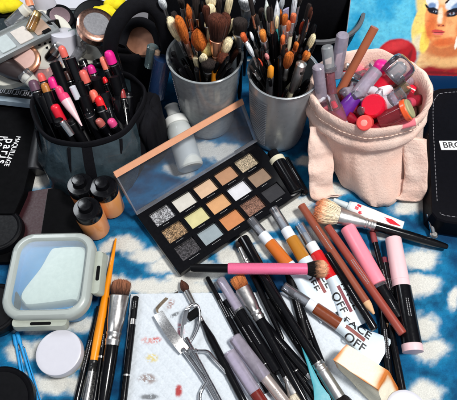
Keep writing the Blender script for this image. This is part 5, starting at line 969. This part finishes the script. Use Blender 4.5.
# steel framed case
A = P(13,38,7.6); tt = thing('palette_case', 'open steel grey framed palette slanting across the white compacts', 'makeup palette', A, R(40)); 
b = MB(); b.loft([rr(7.2,2.9,.2,-.5), rr(7.3,3.0,.2,-.4), rr(7.3,3.0,.2,0), rr(6.9,2.6,.15,.02), rr(6.9,2.6,.15,-.18)]); b.build('frame', mat('steel_grey', hx(150,154,154), .35, .5), tt)
for k, c_ in enumerate(((206,208,204),(180,190,190),(206,198,190),(176,150,132))): MB().loft([rr(1.3,1.9,.12,-.17,c=(-2.5+k*1.65,0)), rr(1.3,1.9,.12,-.1,c=(-2.5+k*1.65,0))]).build('pan', mat('pan_c%d' % k, hx(*c_), .5, var=.15), tt)
MB().loft([rr(.7,.4,.05,.03,c=(2.6,-1.15)), rr(.7,.4,.05,.1,c=(2.6,-1.15))]).build('latch', MBLK, tt)
item('lip_gloss', 'coral topped tube at the top of the steel framed palette', 'lip gloss', (28,-2), 8.6, (34,18), 7.4, [('cap', mat('apricot', hx(238,150,110), .4), [(0,.3),(.4,.35)]), ('barrel', CLR, [(.4,.35),(1,.35)])])
for a_, za, b_, zb, nm_, lab, parts in (((22,72),6.6,(34,84),5.6,'lip_balm','small clear pot tube by the brown tapered tube',[('cap', CLR, [(0,.5),(.1,.62),(.5,.62)]), ('barrel', OFW, [(.5,.55),(1,.5)])]),
  ((52,20),7.4,(58,38),6.2,'lip_balm','short black tube with a white end between the white tubes and the white pot',[('cap', BLK, [(0,.4),(.05,.55),(.6,.55)]), ('barrel', WHT, [(.6,.5),(1,.5)])]),
  ((60,46),7.,(50,58),5.6,'lip_balm','steel topped short tube in front of the white pot',[('cap', STL, [(0,.4),(.05,.5),(.5,.5)]), ('barrel', BLK, [(.5,.48),(1,.48)])]),
  ((28,8),8.4,(8,26),7.2,'vial','clear vial lying above the steel framed palette',[('cap', OFW, [(0,.4),(.04,.5),(.25,.5)]), ('glass', clear('vial_glass', body=.18, gl=1.6), [(.25,.5),(.96,.5),(1,.3)])]),
  ((38,12),8.2,(30,30),7.6,'vial','small amber tinted vial beside the coral topped tube',[('cap', GOLD, [(0,.3),(.05,.36),(.3,.36)]), ('glass', clear('amber_glass', tint=(.9,.75,.5), body=.3, bodyc=hx(200,150,80), gl=1.5), [(.3,.4),(1,.4)])]),
  ((74,60),6.2,(82,46),6.,'vial','clear stick vial leaning on the glass jar',[('glass', clear('vial_glass', body=.18, gl=1.6), [(0,.3),(.05,.4),(1,.4)])])):
    item(nm_, lab, 'lip balm' if nm_ == 'lip_balm' else 'vial', a_, za, b_, zb, parts)
disc('compact', 'small dark compact with a pale mirror beside the white squeeze tube', 'compact', 60, 16, 7.0, 1.2, .5, (.3,-.3,.9), BLK2, [('mirror', mat('mirror_pink', hx(200,170,176), .15, .8), [(-.012,.85),(.005,.9)])])
disc('compact', 'small copper rimmed compact between the two bone-white compacts', 'compact', 24, 58, 6.6, 1.3, .5, (0,-.4,.9), COP, [('pan', mat('pinky_pan', hx(214,176,166), .5), [(-.012,.9),(.005,.95)])])
# yellow sponges
YEL = mat('yellow_foam', hx(226,208,20), .8, var=.15, bump=.5, bs=6)
for x, y, z, a_, lab in ((4,4,7.6,1.5,'yellow foam puff with a black side in the top left corner'), (104,12,7.8,1.1,'yellow foam puff in front of the arched handle'), (115,3,7.8,.9,'small yellow foam puff behind the other at the top edge')):
    A = P(x, y, z); tt = thing('foam_puff', lab, 'sponge', A); MB().loft([ring(zz, 0, 0, a_*k, a_*.75*k, wob=.25, ph=x, n=32) for zz, k in ((-.5,.6),(-.3,.95),(0,1),(.25,.85),(.35,.4))]).build('foam', YEL, tt, smooth=80)
    MB().loft([ring(zz, 0, 0, a_*k, a_*.75*k, wob=.25, ph=x, n=32) for zz, k in ((-1.0,.6),(-.8,1.0),(-.55,.95))]).build('black_side', MBLK, tt, smooth=80)
# ================================================================ dark bag and bowl behind the cups
A = P(248,64,0); tt = thing('tool_bag', 'large black fabric bag filling the background behind the two brush cups', 'bag', (A.x, A.y+5.4, 0))
b = MB(); b.loft([rr(19,8,2.2,0,8), rr(20,8.8,2.4,.4,8), rr(20.4,9,2.5,6.5,8), rr(20.2,8.8,2.5,7.4,8), rr(19.4,8,2.2,7.3,8), rr(19.0,7.6,2.2,5.0,8)]); b.build('body', FAB, tt, smooth=60)
MB().tube([p+Vector((0,0,7.5)) for p in (lambda l: l+[l[0]])(rr(19.9,8.5,2.3,0,8))], .22, 8).build('piping', mat('zip_grey', (.03,.03,.035), .4), tt)
A = P(316,8,6.2); tt = thing('bowl', 'round black bowl with a grey rim behind the grey metal cup', 'bowl', (A.x, A.y, 0)); MB().lathe([(0,2.6),(.1,2.9),(3,3.9),(6,4.35),(6.2,4.3),(6.0,4.15),(3,3.6),(1.5,3.0),(1.4,.05)], 60, cap=False).build('wall', BLK2, tt)
MB().lathe([(5.9,4.42),(5.95,4.56),(6.25,4.56),(6.3,4.35),(6.2,4.2)], 60, cap=False).build('rim', mat('grey_rim', (.10,.10,.105), .45), tt)
# extra brushes standing in the tool bag
for x, y, hw, ln, kind, cols, lab in ((247,2,9,18,'dome',HW,'large fluffy white brush at the top edge with a curved silver band'),(262,16,3.4,16,'flat',HK,'grey-black wide brush slanting behind the two cups'),(240,28,8,18,'flat',HK,'broad black brush head between the two cups'),(283,4,3,16,'flame',HW,'white slender brush touching the top edge above the metal cup'),
   (300,2,4,14,'dome',HK,'black brush at the top edge right of the white slender one'),(180,4,4,14,'dome',HK,'black brush at the top edge above the orange-brown ones'),(161,5,5,14,'oval',(hx(190,200,206),hx(226,230,232)),'pale brush at the top edge beside the arched handle'),(226,4,4,16,'dome',HK,'black fluffy brush at the top edge above the brown twins')):
    T = P(x, y-ln/2, 12.); s = cmpx(T); E = Vector((T.x*.85+.3, T.y+1.5, 1.5)); brush(lab, T, E, ln*s*1.1, hw*s, kind, cols, .28, 2.2, .28, SLV, BLK, sy=.75, n=160)
# ================================================================ black leather case at the right
t, c = slab('brow_case', 'black leather case with stitched edges and a white label reading BRO at the right edge', 'case', [(427,98),(432,91),(440,88),(492,86),(500,230),(446,222),(437,219),(432,213)], 2.2, 2.1, mat('black_leather', (.0025,.0025,.0045), .5, var=.4, bump=.12, bs=22, spec=.08), .12)
zt = 2.1; lo = Vector(t.location)
for sp in ([P(432,200,2.2), P(429.5,150,2.2), P(428.5,108,2.2), P(432,96,2.2), P(441,92,2.2), P(480,90,2.2)], [P(440,214,2.2), P(447,217,2.2), P(480,221,2.2)]):
    dd = Vector((.4,-.1,0)) if len(sp) == 6 else Vector((0,.12,0)); pth = []
    for p_, e_ in zip(smooth_path(sp, 12), smooth_path(sp, 12)[1:]): m_ = max(1, int((e_-p_).length/.05)); pth += [p_.lerp(e_, k/m_) for k in range(m_)]
    MB().tube([v+dd-lo+Vector((0,0,.0)) for v in pth], [.035 if k % 7 < 4 else .004 for k in range(len(pth))], 6).build('stitching', mat('grey_thread', (.2,.2,.22), .7), t, smooth=60)
a_, b_ = P(440,145.5,2.2)-lo, P(474,145.5,2.2)-lo; v = (a_+b_)/2
MB().box((v.x, v.y, zt+.015), (b_.x-a_.x, .98, .03), bev=.03).build('label', mat('label_white', (.74,.74,.74), .5, var=.03), t, smooth=0)
text(t.children[-1] if 0 else t, 'BROW', .86, Matrix.Translation((a_.x+.22, v.y, zt+.034)), mat('black_ink', (.012,.012,.014), .5), name='label_text', align='LEFT', bold=.008)
MB().tube([P(429,214,1.2)-lo, P(431,222,1.0)-lo, P(433,232,.5)-lo], .22, 10).build('zip_pull', STL, t); MB().lathe([(0,.3),(.25,.33),(.4,.2)], 18, o=P(433,236,.1)-lo).build('zip_stud', SLV, t)
MB().lathe([(0,.2),(.05,.2)], 12, o=P(431,134,2.2)-lo-Vector((0,0,.09))).build('rivet', SLV, t)
tt = thing('strap_end', 'grey-black fabric strap edge between the pouch and the leather case', 'strap', P(424,178,.2)); o_ = P(424,178,.2)
MB().ribbon(smooth_path([P(425,140,.9)-o_, P(427,170,.5)-o_, P(428,200,.3)-o_, P(432,222,.2)-o_], 5), Vector((.7,0,0)), .12).build('strap', FAB, tt)

# ---------------------------------------------------------------- faint unreadable print on barrels
def marks(o, z0, z1, r, m, rows=2, seed=1):
    """tiny dashes of print along the upper side of a barrel"""
    M3 = o.matrix_world.to_3x3().inverted(); up = M3 @ Vector((0,-.35,1)); a0 = math.atan2(up.y, up.x); rg = random.Random(seed); b = MB()
    for q_ in range(rows):
        z = z0
        while z < z1:
            w_ = rg.uniform(.05, .16); a = a0+(q_-(rows-1)/2)*.16/r; c_, s_ = math.cos(a), math.sin(a); rr_ = r+.006
            tx, ty = -s_*.026, c_*.026; b.add([(rr_*c_-tx, rr_*s_-ty, z), (rr_*c_+tx, rr_*s_+ty, z), (rr_*c_+tx, rr_*s_+ty, z+w_), (rr_*c_-tx, rr_*s_-ty, z+w_)], [(0,1,2,3)]); z += w_+.04
    b.build('fine_print', m, o, smooth=0)
GI = mat('silver_print', (.26,.26,.27), .5); k_ = 0
for o in list(bpy.data.objects):
    if o.parent is None and o.name.split('.')[0] in ('black_pen', 'black_pencil', 'lip_gloss', 'mascara', 'lip_pencil') and o.get('label') and o.location.y < 6 and 'pouch' not in o['label'] and 'bag' not in o['label']:
        for ch in o.children:
            if ch.name.split('.')[0] in ('barrel',) and max(v.co.z for v in ch.data.vertices)-min(v.co.z for v in ch.data.vertices) > 1.8:
                zs = [v.co.z for v in ch.data.vertices]; rs = max(math.hypot(v.co.x, v.co.y) for v in ch.data.vertices); zl = max(zs)-min(zs)
                bpy.context.view_layer.update(); marks(o, min(zs)+zl*(.25+.1*(k_ % 3)), min(zs)+zl*(.25+.1*(k_ % 3))+min(2.2, zl*.3), rs*.985, GI if 'pink' not in ch.name else GI, 1+k_ % 2, k_); k_ += 1
